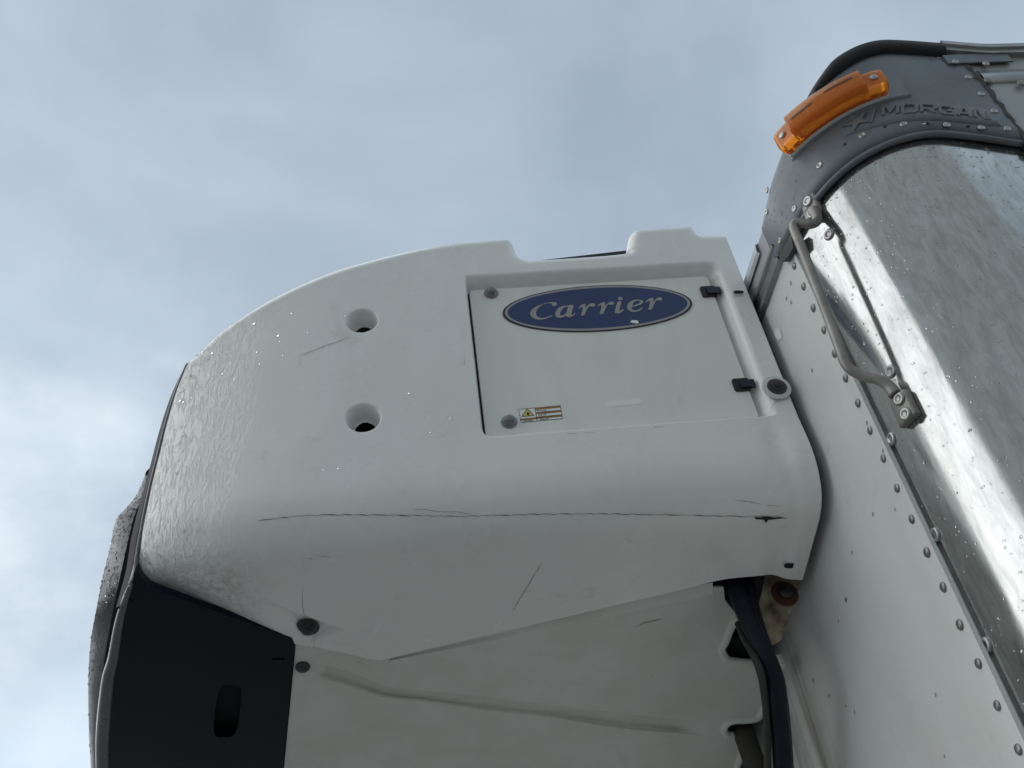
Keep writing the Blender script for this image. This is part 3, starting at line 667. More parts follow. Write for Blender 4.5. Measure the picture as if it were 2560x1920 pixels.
# shallow pocket under the lower bolt
tri = [on_cowl(*p) for p in ((668, 1503), (872, 1577), (775, 1612))]
def sd_edge(a, b):
    e = np.array(b) - np.array(a); n = np.array([-e[1], e[0]]) / np.linalg.norm(e); return (X - a[0]) * n[0] + (Sg - a[1]) * n[1]
dt = [sd_edge(tri[i], tri[(i + 1) % 3]) for i in range(3)]; sg_ = 1 if dt[0][np.argmin(np.hypot(X - np.mean([t[0] for t in tri]), Sg - np.mean([t[1] for t in tri]))) // NS, np.argmin(np.hypot(X - np.mean([t[0] for t in tri]), Sg - np.mean([t[1] for t in tri]))) % NS] > 0 else -1
dmin = np.minimum(np.minimum(sg_ * dt[0], sg_ * dt[1]), sg_ * dt[2]); inw += .010 * sst(dmin / .012)
# hand-laid unevenness of the moulding
inw += .0009 * np.sin(9 * X + 3.1 * Sg) * np.sin(11 * Sg + 1.3) + .0004 * np.sin(31 * X) * np.sin(23 * Sg + .5)
PP = P - NRM * inw[..., None]
verts = PP.reshape(-1, 3)
ii, jj = np.meshgrid(np.arange(NX - 1), np.arange(NS - 1), indexing='ij')
a = (ii * NS + jj).ravel(); quads = np.stack([a, a + 1, a + NS + 1, a + NS], -1)
# open the bottoms of the wells
wellc = [on_cowl(905, 801), on_cowl(908, 1044)]
cq = (verts[quads].mean(1)); keep = np.ones(len(quads), bool)
Xf, Sf = X.ravel(), Sg.ravel()
for q in wellc: keep &= np.hypot(Xf[quads].mean(1) - q[0], Sf[quads].mean(1) - q[1]) > .0172
quads = quads[keep]
# return edges: turn the rim inward so that the moulding has a thickness
rimv = []; rimf = []
def rim_loop(idx, vec):
    base = len(verts) + len(rimv)
    for i in idx: rimv.append(verts[i] + np.array(vec))
    for k in range(len(idx) - 1): rimf.append((idx[k], idx[k + 1], base + k + 1, base + k))
rim_loop([i * NS for i in range(NX)], (0, .07, .004)); rim_loop([i * NS + NS - 1 for i in range(NX)], (0, .002, .008))
rim_loop([j for j in range(NS)], (.004, .014, .004)); rim_loop([(NX - 1) * NS + j for j in range(NS)], (-.002, .012, .006))
me = bpy.data.meshes.new('side_cover')
allv = np.concatenate([verts, np.array(rimv)]); allf = np.concatenate([quads, np.array(rimf)])
me.vertices.add(len(allv)); me.vertices.foreach_set('co', allv.astype(np.float32).ravel())
me.loops.add(allf.size); me.loops.foreach_set('vertex_index', allf.astype(np.int32).ravel())
me.polygons.add(len(allf)); me.polygons.foreach_set('loop_start', np.arange(0, allf.size, 4, dtype=np.int32)); me.polygons.foreach_set('loop_total', np.full(len(allf), 4, np.int32))
me.polygons.foreach_set('use_smooth', np.ones(len(allf), bool)); me.update(); me.validate(); me.materials.append(M['cowl'])
cover = bpy.data.objects.new('side_cover', me); place(cover, RU)
def surf(px, py, off=0.0):
    q = on_cowl(px, py); n = cn(q); return cowl(*q) + n * off
def cn(q):
    a = cowl(q[0] + 1e-3, q[1]) - cowl(q[0] - 1e-3, q[1]); b = cowl(q[0], q[1] + 1e-3) - cowl(q[0], q[1] - 1e-3)
    n = np.cross(a, b); n /= np.linalg.norm(n); return -n if n[1] > 0 else n

# black box added inside the covers: keeps openings dark, stops light leaks
def zl(y): return zs(2.677) - .262 * (y - .998 * S)      # underside plane of the lower panels
V, F = box((-.30, D + .075, 0), (XR - .01, D + 1.75, 0)); V = [(x, y, (zl(y) + .05 if i % 2 == 0 else 3.20)) for i, (x, y, z) in enumerate(V)]
V = [(x, y, (3.05 if (z == 3.20 and x < 0) else z)) for x, y, z in V]
make('inner_blackout_box', V, F, M['void'], RU, smooth=False)
# top cover running across the unit behind the rounded edge
V = []
for i in range(0, NX, 6):
    p = verts[i * NS]
    for y, dz in ((p[1] + .03, .001), (D + .3, .02), (D + 1.6, .02), (D + 1.85, -.02), (D + 1.9, -.3)): V.append((p[0], y, p[2] + dz - (.012 if dz else 0)))
nn_ = len(V) // 5; make('top_cover', V, gridfaces(nn_, 5), M['cowl'], RU)
zk = Py(1500, 633, D + .06)[2] + .004
V, F = box((Py(1316, 648, D)[0], D + .06, zk - .05), (Py(1583, 632, D)[0] + .01, D + .075, zk)); V = [(x_, y_, z_ - (.018 if (z_ == zk and x_ < .3) else 0)) for x_, y_, z_ in V]
make('intake_strip', V, F, M['gasket'], RU, smooth=False)

# --- access door
yd = D + .017
dq = [Py(1173, 733, yd), Py(1765, 684, yd), Py(1896, 1036, yd), Py(1214, 1080, yd)]
x0 = (dq[0][0] + dq[3][0]) / 2; x1 = (dq[1][0] + dq[2][0]) / 2; z1 = (dq[0][2] + dq[1][2]) / 2; z0 = (dq[2][2] + dq[3][2]) / 2 - .012
def rrect(x0, x1, z0, z1, r, y, n=5):
    o = []
    for cx, cz, a0 in ((x1 - r, z1 - r, 0), (x0 + r, z1 - r, 90), (x0 + r, z0 + r, 180), (x1 - r, z0 + r, 270)):
        for k in range(n + 1): a = radians(a0 + 90 * k / n); o.append((cx + r * cos(a), y, cz + r * sin(a)))
    return o
lp = rrect(x0, x1, z0, z1, .010, yd); lp2 = rrect(x0 + .0012, x1 - .0012, z0 + .0012, z1 - .0012, .009, yd - .0012)
n = len(lp); lp3 = [(a, yd + .012, c) for a, b, c in lp]
V = lp2 + lp + lp3; F = [tuple(range(n))] + [(i, n + i, n + (i + 1) % n, (i + 1) % n) for i in range(n)] + [(n + i, 2 * n + i, 2 * n + (i + 1) % n, n + (i + 1) % n) for i in range(n)]
door = make('access_door', V, F, M['door'], RU, smooth=False)
yf = yd - .0012
lp = rrect(x0 - .012, x1 - .006, z0 - .004, z1 + .001, .012, yd + .009); V, F = poly([lp], .004, (0, 1, 0)); make('door_gasket', V, F, M['gasket'], door, smooth=False)
def dp(px, py, off=0.0): return Py(px, py, yf - off)
# bolts with washers
mb = meshdata('hex_bolt', lathe([(.0165, 0), (.0165, .0016), (.0125, .0028), (.0125, .0045), (.0095, .006), (.0092, .0125), (.0075, .0145), (.003, .0150)], 18), M['bolt'], deg=50)
for px, py in ((1228, 734), (1273, 1055)): stamp('bolt', mb, dp(px, py), (0, -1, 0), door, 0, .84)
# hinges
for px, py in ((1771, 731), (1853, 964)):
    p = dp(px, py); hx, hz = .0145, .0135
    lp = rrect(p[0] - hx, p[0] + hx, p[2] - hz, p[2] + hz, .004, yf - .004); V, F = poly([lp], .006, (0, 1, 0)); h = make('hinge', V, F, M['frame'], door, smooth=False)
    h.data.materials[0] = M['gasket']
    lp = rrect(p[0] - .004, p[0] + hx + .008, p[2] - .009, p[2] + .007, .002, yf - .0075); V, F = poly([lp], .006, (0, 1, 0)); make('hinge_knuckle', V, F, M['navyedge'], door, smooth=False)
# badge
ca = (dp(1257, 788) + dp(1729, 755)) / 2; ha = abs(dp(1729, 755)[0] - dp(1257, 788)[0]) / 2; hb = (dp(1545, 712)[2] - dp(1440, 833)[2]) / 2; ca[2] = (dp(1545, 712)[2] + dp(1440, 833)[2]) / 2
pxm = ha / 236.
def ell(a, b, y, n=96): return [(ca[0] + a * cos(2 * pi * k / n), y, ca[2] + b * sin(2 * pi * k / n)) for k in range(n)]
V, F = poly([ell(ha, hb, yf - .0018)], .0018, (0, 1, 0)); badge = make('badge', V, F, M['navyedge'], door, smooth=False); badge['label'] = 'navy blue oval badge with silver ring and lettering'
V, F = poly([ell(ha - 5.6 * pxm, hb - 2.4 * pxm, yf - .0021), ell(ha - 12 * pxm, hb - 9 * pxm, yf - .0021)]); make('badge_ring', V, F, M['silver'], door, smooth=False)
V, F = poly([ell(ha - 12 * pxm, hb - 9 * pxm, yf - .00205)]); make('badge_field', V, F, M['navy'], door, smooth=False)
k4 = 260. / 2212
GL = {0: [  # traced in a view whose corner is (1240,700)
 [[(1185, 520), (1200, 540), (1235, 552), (1275, 545), (1300, 515), (1295, 490), (1265, 475), (1215, 470), (1140, 475), (1060, 490), (960, 520), (860, 560), (790, 605), (745, 650), (725, 700), (735, 745), (765, 785), (815, 820), (880, 840), (950, 843), (1020, 835), (1090, 812), (1150, 788), (1205, 757), (1195, 745), (1140, 765), (1080, 787), (1020, 803), (960, 807), (910, 795), (875, 770), (855, 735), (850, 695), (862, 645), (890, 600), (935, 560), (990, 525), (1060, 500), (1120, 492), (1175, 495), (1190, 505)]],
 [[(1655, 530), (1640, 590), (1620, 660), (1605, 720), (1605, 745), (1625, 745), (1660, 710), (1675, 695), (1690, 705), (1660, 745), (1620, 775), (1570, 790), (1525, 788), (1500, 775), (1495, 755), (1440, 785), (1380, 805), (1330, 805), (1280, 785), (1258, 740), (1265, 680), (1300, 620), (1360, 575), (1440, 548), (1520, 542), (1575, 530)], [(1535, 565), (1500, 563), (1450, 580), (1405, 625), (1370, 680), (1362, 725), (1375, 750), (1410, 755), (1455, 735), (1490, 700), (1515, 640)]],
 [[(1755, 590), (1800, 545), (1850, 515), (1890, 507), (1905, 520), (1900, 560), (1895, 590), (1940, 545), (1990, 505), (2050, 492), (2095, 500), (2112, 525), (2100, 555), (2060, 570), (2020, 562), (1995, 545), (1960, 580), (1930, 630), (1905, 690), (1885, 745), (1850, 760), (1805, 755), (1825, 690), (1845, 620), (1845, 575), (1820, 565), (1785, 595), (1765, 602)]]],
 1: [
 [[(110, 555), (155, 510), (210, 480), (265, 470), (285, 480), (280, 520), (275, 560), (320, 510), (370, 470), (415, 458), (460, 468), (470, 495), (455, 520), (410, 530), (370, 520), (350, 510), (315, 550), (285, 610), (265, 660), (245, 712), (205, 725), (158, 715), (180, 650), (200, 580), (200, 535), (180, 530), (140, 555), (120, 565)]],
 [[(550, 450), (630, 450), (620, 500), (600, 560), (585, 630), (580, 660), (610, 650), (650, 620), (672, 612), (680, 625), (650, 665), (600, 695), (550, 708), (500, 703), (482, 680), (490, 630), (510, 560), (530, 490)]],
 [[(603 + 54 * cos(.4 * k), 392 + 36 * sin(.4 * k)) for k in range(15)]],
 [[(1085, 470), (1060, 510), (990, 540), (910, 560), (850, 572), (842, 600), (860, 630), (910, 645), (970, 635), (1030, 605), (1070, 575), (1082, 590), (1060, 625), (1000, 660), (930, 675), (850, 675), (785, 650), (745, 605), (745, 550), (775, 490), (830, 445), (900, 418), (980, 412), (1050, 425), (1090, 445)], [(855, 545), (865, 510), (895, 465), (945, 440), (1000, 437), (1025, 455), (1015, 485), (970, 510), (910, 530)]],
 [[(1140, 465), (1185, 415), (1240, 385), (1290, 378), (1310, 390), (1310, 430), (1305, 465), (1350, 415), (1390, 378), (1440, 365), (1485, 375), (1497, 400), (1480, 430), (1440, 440), (1400, 432), (1385, 420), (1350, 455), (1320, 510), (1300, 560), (1280, 620), (1240, 632), (1192, 625), (1215, 560), (1235, 490), (1232, 448), (1210, 445), (1165, 470), (1148, 475)]]]}
for reg, ox in ((0, 1240), (1, 1480)):
    for loops in GL[reg]:
        L = [[dp(ox + a * k4, 700 + b * k4, .0026) for a, b in chaikin(l, 1)] for l in loops]
        V, F = poly(L, .0008, (0, 1, 0)); make('badge_letter', V, F, M['silver'], door, smooth=False)
pl = [dp(px, py, .0032) for px, py in [(1576, 806), (1579, 800), (1594, 801), (1597, 807), (1592, 809), (1585, 807)]]; V, F = poly([pl], .001, (0, 1, 0)); make('paint_chip', V, F, M['sticker'], door, smooth=False)
# warning label
def quad_on(c, u0, u1, v0, v1, off):
    tl, tr, br, bl = [np.array(q, float) for q in c]
    f = lambda u, v: (1 - v) * ((1 - u) * tl + u * tr) + v * ((1 - u) * bl + u * br)
    return [dp(*f(u, v), off) for u, v in ((u0, v0), (u1, v0), (u1, v1), (u0, v1))]
lc = [(1296, 1023), (1401, 1013), (1407, 1047), (1302, 1057)]
def lab(name, rects, m, off):
    V = []; F = []
    for r in rects:
        b_ = len(V); V += quad_on(lc, *r, off); F.append((b_, b_ + 3, b_ + 2, b_ + 1))
    return make(name, V, F, m, door, smooth=False)
lab('label_border', [(0, 1, 0, 1)], M['print'], .0004); l_ = lab('warning_label', [(.012, .385, .04, .96), (.40, .988, .0, .96)], M['sticker'], .0006); l_['label'] = 'yellow triangle warning sticker with amber stripes'
lab('label_stripe', [(.40, .988, .0, .17), (.40, .988, .33, .50), (.40, .988, .66, .83), (.012, .385, .70, .84)], M['amberp'], .0008)
tri_ = [dp(*((1 - .0) * np.array(p)), .0010) for p in ((1317.5, 1021.5), (1335.5, 1038.5), (1304.5, 1041.5))]
make('label_triangle', tri_, [(0, 2, 1)], M['yellow'], door, smooth=False)
for a_, b_ in (((1317.5, 1021.5), (1335.5, 1038.5)), ((1335.5, 1038.5), (1304.5, 1041.5)), ((1304.5, 1041.5), (1317.5, 1021.5))):
    V, F = tube([dp(*a_, .001), dp(*b_, .001)], .0005, 5); make('label_line', V, F, M['print'], door, smooth=False)
V, F = poly([[dp(1320 + 3.2 * cos(k * .63), 1034.5 + 4.6 * sin(k * .63), .0012) for k in range(10)]]); make('label_symbol', V, F, M['print'], door, smooth=False)
rows_ = []
for u0, u1, v in ((.43, .66, .25), (.44, .63, .58), (.46, .68, .90), (.05, .30, .90)):
    u = u0
    while u < u1: wd = random.uniform(.012, .03); rows_.append((u, min(u + wd, u1), v - random.uniform(.025, .05), v + random.uniform(.02, .045))); u += wd + random.uniform(.004, .012)
lab('label_print', rows_, M['print'], .0008)
lp = [dp(*p, .0005) for p in chaikin([(1510, 1004), (1530, 1002), (1580, 998), (1601, 996), (1603, 1000), (1603, 1009), (1580, 1012), (1530, 1016), (1514, 1018), (1511, 1014)], 1)]
V, F = poly([lp], .0004, (0, 1, 0)); make('blank_sticker', V, F, M['sticker'], door, smooth=False)

# --- bolts, slots and cracks of the side cover
mbb = meshdata('black_flange_bolt', lathe([(.022, 0), (.0215, .003), (.016, .005), (.0145, .005), (.014, .0075), (.0085, .009), (.0082, .0145), (.005, .016), (.002, .0162)], 22), M['boltd'], deg=50)
mwash = meshdata('pale_washer', lathe([(.025, 0), (.0245, .0025), (.021, .0035), (.012, .0036)], 26), M['washer'], deg=50)
p = surf(1940, 973, .003); stamp('washer', mwash, p, cn(on_cowl(1940, 973)), cover); stamp('flange_bolt', mbb, p + cn(on_cowl(1940, 973)) * .0025, cn(on_cowl(1940, 973)), cover, 0, .78)
q = on_cowl(768, 1574); stamp('flange_bolt', mbb, cowl(*q) - cn(q) * .0060, cn(q), cover, 0, .88)
for c, rx, ry in (((1845, 735), 13, 4.2), ((1973, 1409), 16, 6.5)):
    lp = [surf(c[0] + rx * math.copysign(abs(cos(k * .393))**.6, cos(k * .393)), c[1] + ry * math.copysign(abs(sin(k * .393))**.8, sin(k * .393)), .0050) for k in range(16)]
    V, F = poly([lp]); make('slot', V, F, M['void'], cover, smooth=False)
def ribbon(name, pts, w, mm, parent=cover, fn=None, jit=.0, off=.0009, seg=None):
    fn = fn or surf
    P3 = []
    for i in range(len(pts) - 1):
        a_, b_ = np.array(pts[i], float), np.array(pts[i + 1], float); k = max(1, int(np.linalg.norm(b_ - a_) / (seg or 8)))
        for j in range(k): P3.append(a_ + (b_ - a_) * j / k)
    P3.append(np.array(pts[-1], float)); V = []; n = len(P3)
    for i, q_ in enumerate(P3):
        t = nrm(P3[min(i + 1, n - 1)] - P3[max(i - 1, 0)]); nn = np.array([-t[1], t[0]]); ww = w * random.uniform(.5, 1.25) * (min(1, (i + .6) / 2.5, (n - i - .4) / 2.5))
        q_ = q_ + nn * random.uniform(-jit, jit); V += [fn(*(q_ + nn * ww / 2), off), fn(*(q_ - nn * ww / 2), off)]
    return make(name, V, [(2 * i, 2 * i + 1, 2 * i + 3, 2 * i + 2) for i in range(n - 1)], mm, parent, smooth=False)
z8 = lambda ox, oy, k, L: [(ox + a * k, oy + b * k) for a, b in L]
kk = 800. / 2212
# long stepped crack along the lower bend: short overlapping pieces
x = 645.; segs = []
def crack_y(x): return float(np.interp(x, [645, 690, 760, 850, 1000, 1150, 1300, 1500, 1700, 1880, 1968], [1303, 1296, 1289, 1287, 1288, 1291, 1286, 1284, 1287, 1291, 1293]))
while x < 1960:
    L = random.uniform(26, 62); x2 = min(x + L, 1966); segs.append([(x, crack_y(x) - 1.2), ((x + x2) / 2, crack_y((x + x2) / 2) + random.uniform(-.6, .6)), (x2, crack_y(x2) + 1.8)]); x = x2 - random.uniform(1, 7)
for s_ in segs: ribbon('crack', s_, 1.9, M['crack'], jit=.25)
for L in (z8(1200, 1220, kk, [(1660, 82), (1700, 86)]), z8(1200, 1220, kk, [(1755, 84), (1850, 92), (1950, 112)]), z8(1200, 1220, kk, [(1970, 114), (2090, 118)]), z8(560, 1220, kk, [(1310, 150), (1400, 150), (1480, 165), (1610, 165), (1720, 183)]),
          z8(560, 1220, kk, [(2200, 515), (2150, 590), (2090, 690), (2040, 770), (1990, 855)]), z8(560, 1220, kk, [(545, 690), (542, 800), (555, 870), (580, 900)]), z8(560, 1220, kk, [(635, 1040), (625, 1070), (622, 1100)]), z8(560, 1220, kk, [(70, 880), (95, 895)]),
          z8(280, 640, kk, [(1645, 560), (1560, 595), (1480, 620), (1380, 660), (1280, 700)]), z8(280, 640, kk, [(1290, 710), (1305, 740), (1290, 765)]), z8(280, 640, kk, [(2000, 660), (2030, 635)]),
          z8(1840, 960, .3255, [(400, 90), (350, 120), (290, 160), (262, 190), (262, 250)])):
    ribbon('crack', L, 1.1, M['crack2'], jit=.35, off=.0045 if L[0][0] > 1900 else .0012)
for L in (z8(560, 1220, kk, [(645, 462), (740, 475)]), z8(560, 1220, kk, [(575, 480), (620, 490)]), z8(1200, 1220, kk, [(1010, 345), (1050, 370)]), z8(1120, 540, kk, [(820, 1505), (900, 1508)]), z8(1120, 540, kk, [(940, 1500), (1010, 1500)]), z8(1120, 540, kk, [(1410, 1465), (1500, 1460)]), z8(1120, 540, kk, [(95, 780), (100, 850)]), z8(1120, 540, kk, [(110, 980), (118, 1050)])):
    ribbon('scuff_mark', L, 1.6, M['scuff'], jit=.4, off=.0014)
# broken-out paint where the crack meets the flange
lp = [surf(*p_, .0022) for p_ in z8(1200, 1220, kk, [(1895, 195), (1940, 200), (1985, 190), (2020, 200), (2060, 195), (2130, 205), (2090, 205), (2020, 212), (1990, 215), (1972, 238), (1960, 215), (1900, 210)])]
V, F = poly([lp]); make('chipped_spot', V, F, M['crack'], cover, smooth=False)
# --- lower panels under the cover
def lowp(px, py, off=0.0):
    v = ray(px, py); z0_ = zs(2.677) + .007 - off; k_ = -.262; y0_ = .998 * S
    t = (z0_ - k_ * y0_ - ZC) / (v[2] - k_ * v[1]); return np.array([v[0] * t, v[1] * t, v[2] * t + ZC])
nlow = nrm((0, -.262, -1)); up_ = tuple(-nlow)
k3 = .3255
edge_r = z8(1700, 1380, k3, [(255, 275), (335, 275), (345, 370), (400, 440), (455, 510), (400, 560), (345, 690), (318, 745), (340, 800), (370, 830), (470, 845), (575, 855), (640, 960), (668, 1060), (662, 1150), (625, 1230), (590, 1275), (510, 1290), (430, 1292), (370, 1310), (340, 1345), (340, 1380), (370, 1402), (425, 1405), (455, 1440), (480, 1500), (470, 1560), (430, 1659), (380, 1800)])
out_l = [(739, 1600), (739, 1618), (712, 1900), (695, 2080)] + [(1800, 2080)] + edge_r[::-1] + [(1700, 1460), (1300, 1555), (945, 1635), (850, 1615)]
# pressed groove
topl = z8(560, 1220, kk, [(665, 1218), (780, 1245), (930, 1298), (1140, 1375)]) + [(1060, 1727), (1200, 1741)] + z8(1200, 1220, kk, [(500, 1498), (1000, 1560), (1550, 1625)])
botl = z8(560, 1220, kk, [(655, 1310), (780, 1345), (930, 1392), (1140, 1455)]) + [(1060, 1755), (1200, 1775)] + z8(1200, 1220, kk, [(500, 1590), (1000, 1665), (1550, 1712)])
topl = catmull(topl, 6); botl = catmull(botl, 6)
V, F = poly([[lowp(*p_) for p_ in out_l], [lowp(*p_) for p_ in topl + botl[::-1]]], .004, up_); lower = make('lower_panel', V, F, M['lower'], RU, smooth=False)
V = []; n = len(topl)
for i in range(n):
    e = min(1, i / 2., (n - 1 - i) / 2.)
    for v_, h_ in ((0, 0), (.02, -.008), (.05, -.0105), (.70, -.0105), (.80, -.008), (1., 0)): V.append(lowp(*(topl[i] + (botl[i] - topl[i]) * v_), h_ * e))
make('pressed_groove', V, gridfaces(n, 6), M['lower'], lower, smooth=False)
# rolled lips along the cut-outs and upper edge
for L in (edge_r[4:12], edge_r[12:24], edge_r[24:29]):
    c = catmull([lowp(*p_, .001) for p_ in L], 5); V, F = tube(c, .0075, 8); make('rolled_lip', V, F, M['lower'], lower)
c = [lowp(px, py + 5, .001) for px, py in ((980, 1650), (1150, 1610), (1300, 1575), (1500, 1528), (1700, 1481), (1782, 1480))]
V = []
for (px, py), wd in zip(((975, 1650), (1150, 1612), (1300, 1578), (1500, 1531), (1700, 1486), (1782, 1470)), (1, 5, 9, 14, 17, 17)):
    for dv, h_ in ((-14, -.001), (0, .001), (wd * .7, .004), (wd + 3, .0035), (wd + 9, .0004)): V.append(lowp(px, py + dv, h_))
make('rolled_lip', V, gridfaces(6, 5), M['lower'], lower)
stamp('bolt_plug', meshdata('bolt_plug', lathe([(.0125, 0), (.0125, .004), (.010, .007), (.003, .0075)], 11), M['boltd'], deg=50), lowp(757, 1665), nlow, lower)
for L in (z8(1200, 1220, kk, [(1270, 1450), (1295, 1448)]), z8(1200, 1220, kk, [(1180, 1300), (1195, 1306)]), z8(1200, 1220, kk, [(1485, 1646), (1502, 1648)]), z8(560, 1220, kk, [(905, 1200), (955, 1200)]), z8(1200, 1220, kk, [(1080, 960), (1150, 930), (1260, 905)])):
    ribbon('scuff_mark', L, 2.2, M['scuff'], lower, lambda a, b, o: lowp(a, b, o), jit=.8, off=.0008)
# black underside panel with its slot
bead_px = [(468, 912), (450, 955), (430, 1010), (409, 1085), (393, 1150), (376, 1220), (359, 1300), (348, 1361), (338, 1419), (326, 1463), (312, 1502), (297, 1560), (283, 1644), (270, 1698), (259, 1806), (256, 1900), (262, 2080)]
outl = [(336, 1428), (346, 1436), (372, 1465), (396, 1476), (560, 1537), (735, 1596), (737, 1618), (710, 1900), (693, 2080), (262, 2080)] + [(259, 1900), (262, 1806), (273, 1698), (286, 1644), (300, 1560), (316, 1502), (330, 1463)]
sc, sw, sh = (569, 1778), 31, 66
slot = [(sc[0] + sw * math.copysign(abs(cos(a_))**.45, cos(a_)) - 3.5 * sin(a_), sc[1] + sh * math.copysign(abs(sin(a_))**.6, sin(a_))) for a_ in np.linspace(0, 2 * pi, 28, endpoint=False)]
slot = [(a_ - (b_ - 1778) * .09, b_) for a_, b_ in slot]
V, F = poly([[lowp(*p_, .002) for p_ in outl], [lowp(*p_, .002) for p_ in slot]], .012, up_); bpan = make('underside_panel', V, F, M['black'], RU, smooth=False)
bpan['label'] = 'black glossy underside panel with an upright slot'
V, F = poly([[lowp(px, py, .0042) for px, py in ((680, 1650), (711, 1650), (688, 1900), (672, 2080), (648, 2080), (660, 1900), (672, 1700))]], .003, up_); make('raised_strip', V, F, M['black'], bpan, smooth=False)
# wet rounded bead along the front edge
yb = np.interp([p_[1] for p_ in bead_px], [893, 1290, 1420, 1500, 1600, 1700, 1800, 1900, 2080], [1.245, 1.262, 1.262, 1.30, 1.40, 1.50, 1.60, 1.71, 1.95])
bead = catmull([Py(px, py, y_) if py < 1440 else lowp(px, py, .004) for (px, py), y_ in zip(bead_px, yb)], 5)
V, F = tube(bead, [.0035 if i < 45 else .0035 + .008 * min(1, (i - 45) / 25) for i in range(len(bead))], 10); fb_ = make('front_bead', V, F, M['frame'], RU)
# front frame of the grille
fo = [(366, 1178), (345, 1232), (318, 1268), (290, 1300), (272, 1380), (254, 1455), (240, 1528), (227, 1600), (221, 1683), (221, 1770), (223, 1850), (226, 1900), (236, 2080)]
fi = [(368, 1190), (356, 1240), (342, 1275), (330, 1308), (305, 1419), (295, 1465), (287, 1502), (269, 1600), (256, 1683), (251, 1770), (248, 1850), (246, 1900), (252, 2080)]
V = []
for a_, b_ in zip(catmull(fo, 4), catmull(fi, 4)):
    ya = 1.30 + 1.231e-5 * max(0., b_[1] - 1250)**1.6
    po, pi_ = Py(*a_, ya + .028), Py(*b_, ya)
    rim_ = nrm(po - pi_)
    V += [po + np.array([.05, .10, .20]), po + np.array([.012, .03, .05]), po + np.array([.002, .004, .008]), po, .66 * po + .34 * pi_ + np.array([-.001, -.002, -.001]), .3 * po + .7 * pi_ + np.array([-.001, -.002, -.001]), pi_, pi_ + np.array([.004, .004, .002]), pi_ + np.array([.012, .03, .012])]
frame = make('grille_frame', V, gridfaces(len(V) // 9, 9), M['frame'], RU); sharp(frame, 38)
# thin black seal between frame and cover
so_ = [(466, 908), (441, 958), (419, 1012), (396, 1085), (378, 1155), (362, 1215), (345, 1275), (328, 1345), (316, 1420), (302, 1475), (290, 1520)]
si_ = [(476, 905), (456, 950), (434, 1010), (412, 1085), (396, 1150), (380, 1220), (362, 1300), (352, 1361), (344, 1419), (335, 1463), (325, 1502)]
V = []
for a_, b_ in zip(catmull(so_, 4), catmull(si_, 4)):
    po, pi_ = Py(*a_, 1.275), Py(*b_, 1.268); V += [po + np.array([.03, .12, .02]), po, pi_, pi_ + np.array([.02, .02, 0])]
make('front_seal', V, gridfaces(len(V) // 4, 4), M['gasket'], RU)
# front grille face across the unit, mostly out of sight
V = []
for y_, xo in ((1.29, -.505), (1.45, -.60), (1.7, -.66), (2.1, -.69), (2.5, -.66), (2.75, -.60), (2.9, -.505)):
    for z_, dx in ((2.66 - .26 * (min(y_, 2.1) - 1.35), .012), (2.75, 0), (2.95, .01), (3.06, .05), (3.15, .16)): V.append((xo + dx + .13, y_, max(z_ + .07, 2.46)))
make('front_grille', V, gridfaces(7, 5), M['gasket'], RU)
# underside closing sheet
bl = [(-.44, 1.34), (-.60, 1.75), (-.64, 2.2), (-.5, D + 1.75), (XR - .02, D + 1.75), (XR - .02, 1.55)]
V, F = poly([[(x_, y_, zl(y_) + .032) for x_, y_ in bl]], .004, (0, 0, 1)); make('belly_sheet', V, F, M['void'], RU, smooth=False)

# --- mounting bracket, hoses and cables at the rear corner
xb = XR - .012
yb2 = 1.405
pl = [Py(px, py, yb2) for px, py in ((1918, 1405), (2010, 1410), (2006, 1448), (1985, 1508), (1954, 1598), (1930, 1612), (1888, 1600), (1893, 1530), (1905, 1480))]
V, F = poly([pl], .006, (0, 1, 0)); brk = make('mounting_bracket', V, F, M['rust'], RU, smooth=False)
p = Py(1962, 1484, yb2 - .001); stamp('rust_ring', meshdata('rust_ring', lathe([(.024, 0), (.022, .0015), (.014, .002)], 18), M['rustring']), p, (0, -1, 0), brk)
stamp('rusty_bolt', meshdata('rusty_bolt', lathe([(.012, 0), (.012, .006), (.008, .009), (.002, .0095)], 12), M['boltd'], deg=40), p + np.array([0, -.002, 0]), (0, -1, 0), brk)
def run(name, pts, rad, mm, parent=RU, k=12):
    P3 = catmull([Py(px, py, y_) for px, py, y_ in pts], 8); V, F = tube(P3, rad, k); return make(name, V, F, mm, parent)
run('main_hose', [(1810, 1395, 1.40), (1840, 1470, 1.372), (1862, 1530, 1.362), (1885, 1580, 1.358), (1912, 1634, 1.36), (1938, 1705, 1.375), (1948, 1800, 1.42), (1957, 1920, 1.47), (1962, 2090, 1.55), (1966, 2500, 1.7)], .0155, M['hose'])
run('second_hose', [(1862, 1400, 1.40), (1870, 1470, 1.385), (1882, 1530, 1.38), (1900, 1590, 1.378), (1922, 1650, 1.38), (1944, 1720, 1.39), (1955, 1810, 1.435), (1963, 1920, 1.485), (1968, 2090, 1.56), (1972, 2500, 1.71)], .0135, M['hose'])
run('control_cable', [(1846, 1560, 1.42), (1860, 1595, 1.39), (1884, 1638, 1.36), (1903, 1690, 1.36), (1914, 1760, 1.40), (1917, 1830, 1.43), (1919, 1920, 1.47), (1919, 2090, 1.55), (1919, 2500, 1.7)], .0062, M['cable'])
run('drain_hose', [(1836, 1740, 2.0), (1846, 1785, 1.86), (1857, 1822, 1.80), (1870, 1862, 1.79), (1886, 1905, 1.79), (1905, 1955, 1.80), (1940, 2060, 1.84), (1990, 2300, 1.9)], .0215, M['drain'])
V, F = poly([[Px(px, py, XR - .02) for px, py in ((1928, 1636), (1946, 1637), (1955, 1660), (1953, 1672), (1945, 1690), (1930, 1650))]], .006, (1, 0, 0)); make('bracket_foot', V, F, M['lower'], brk, smooth=False)

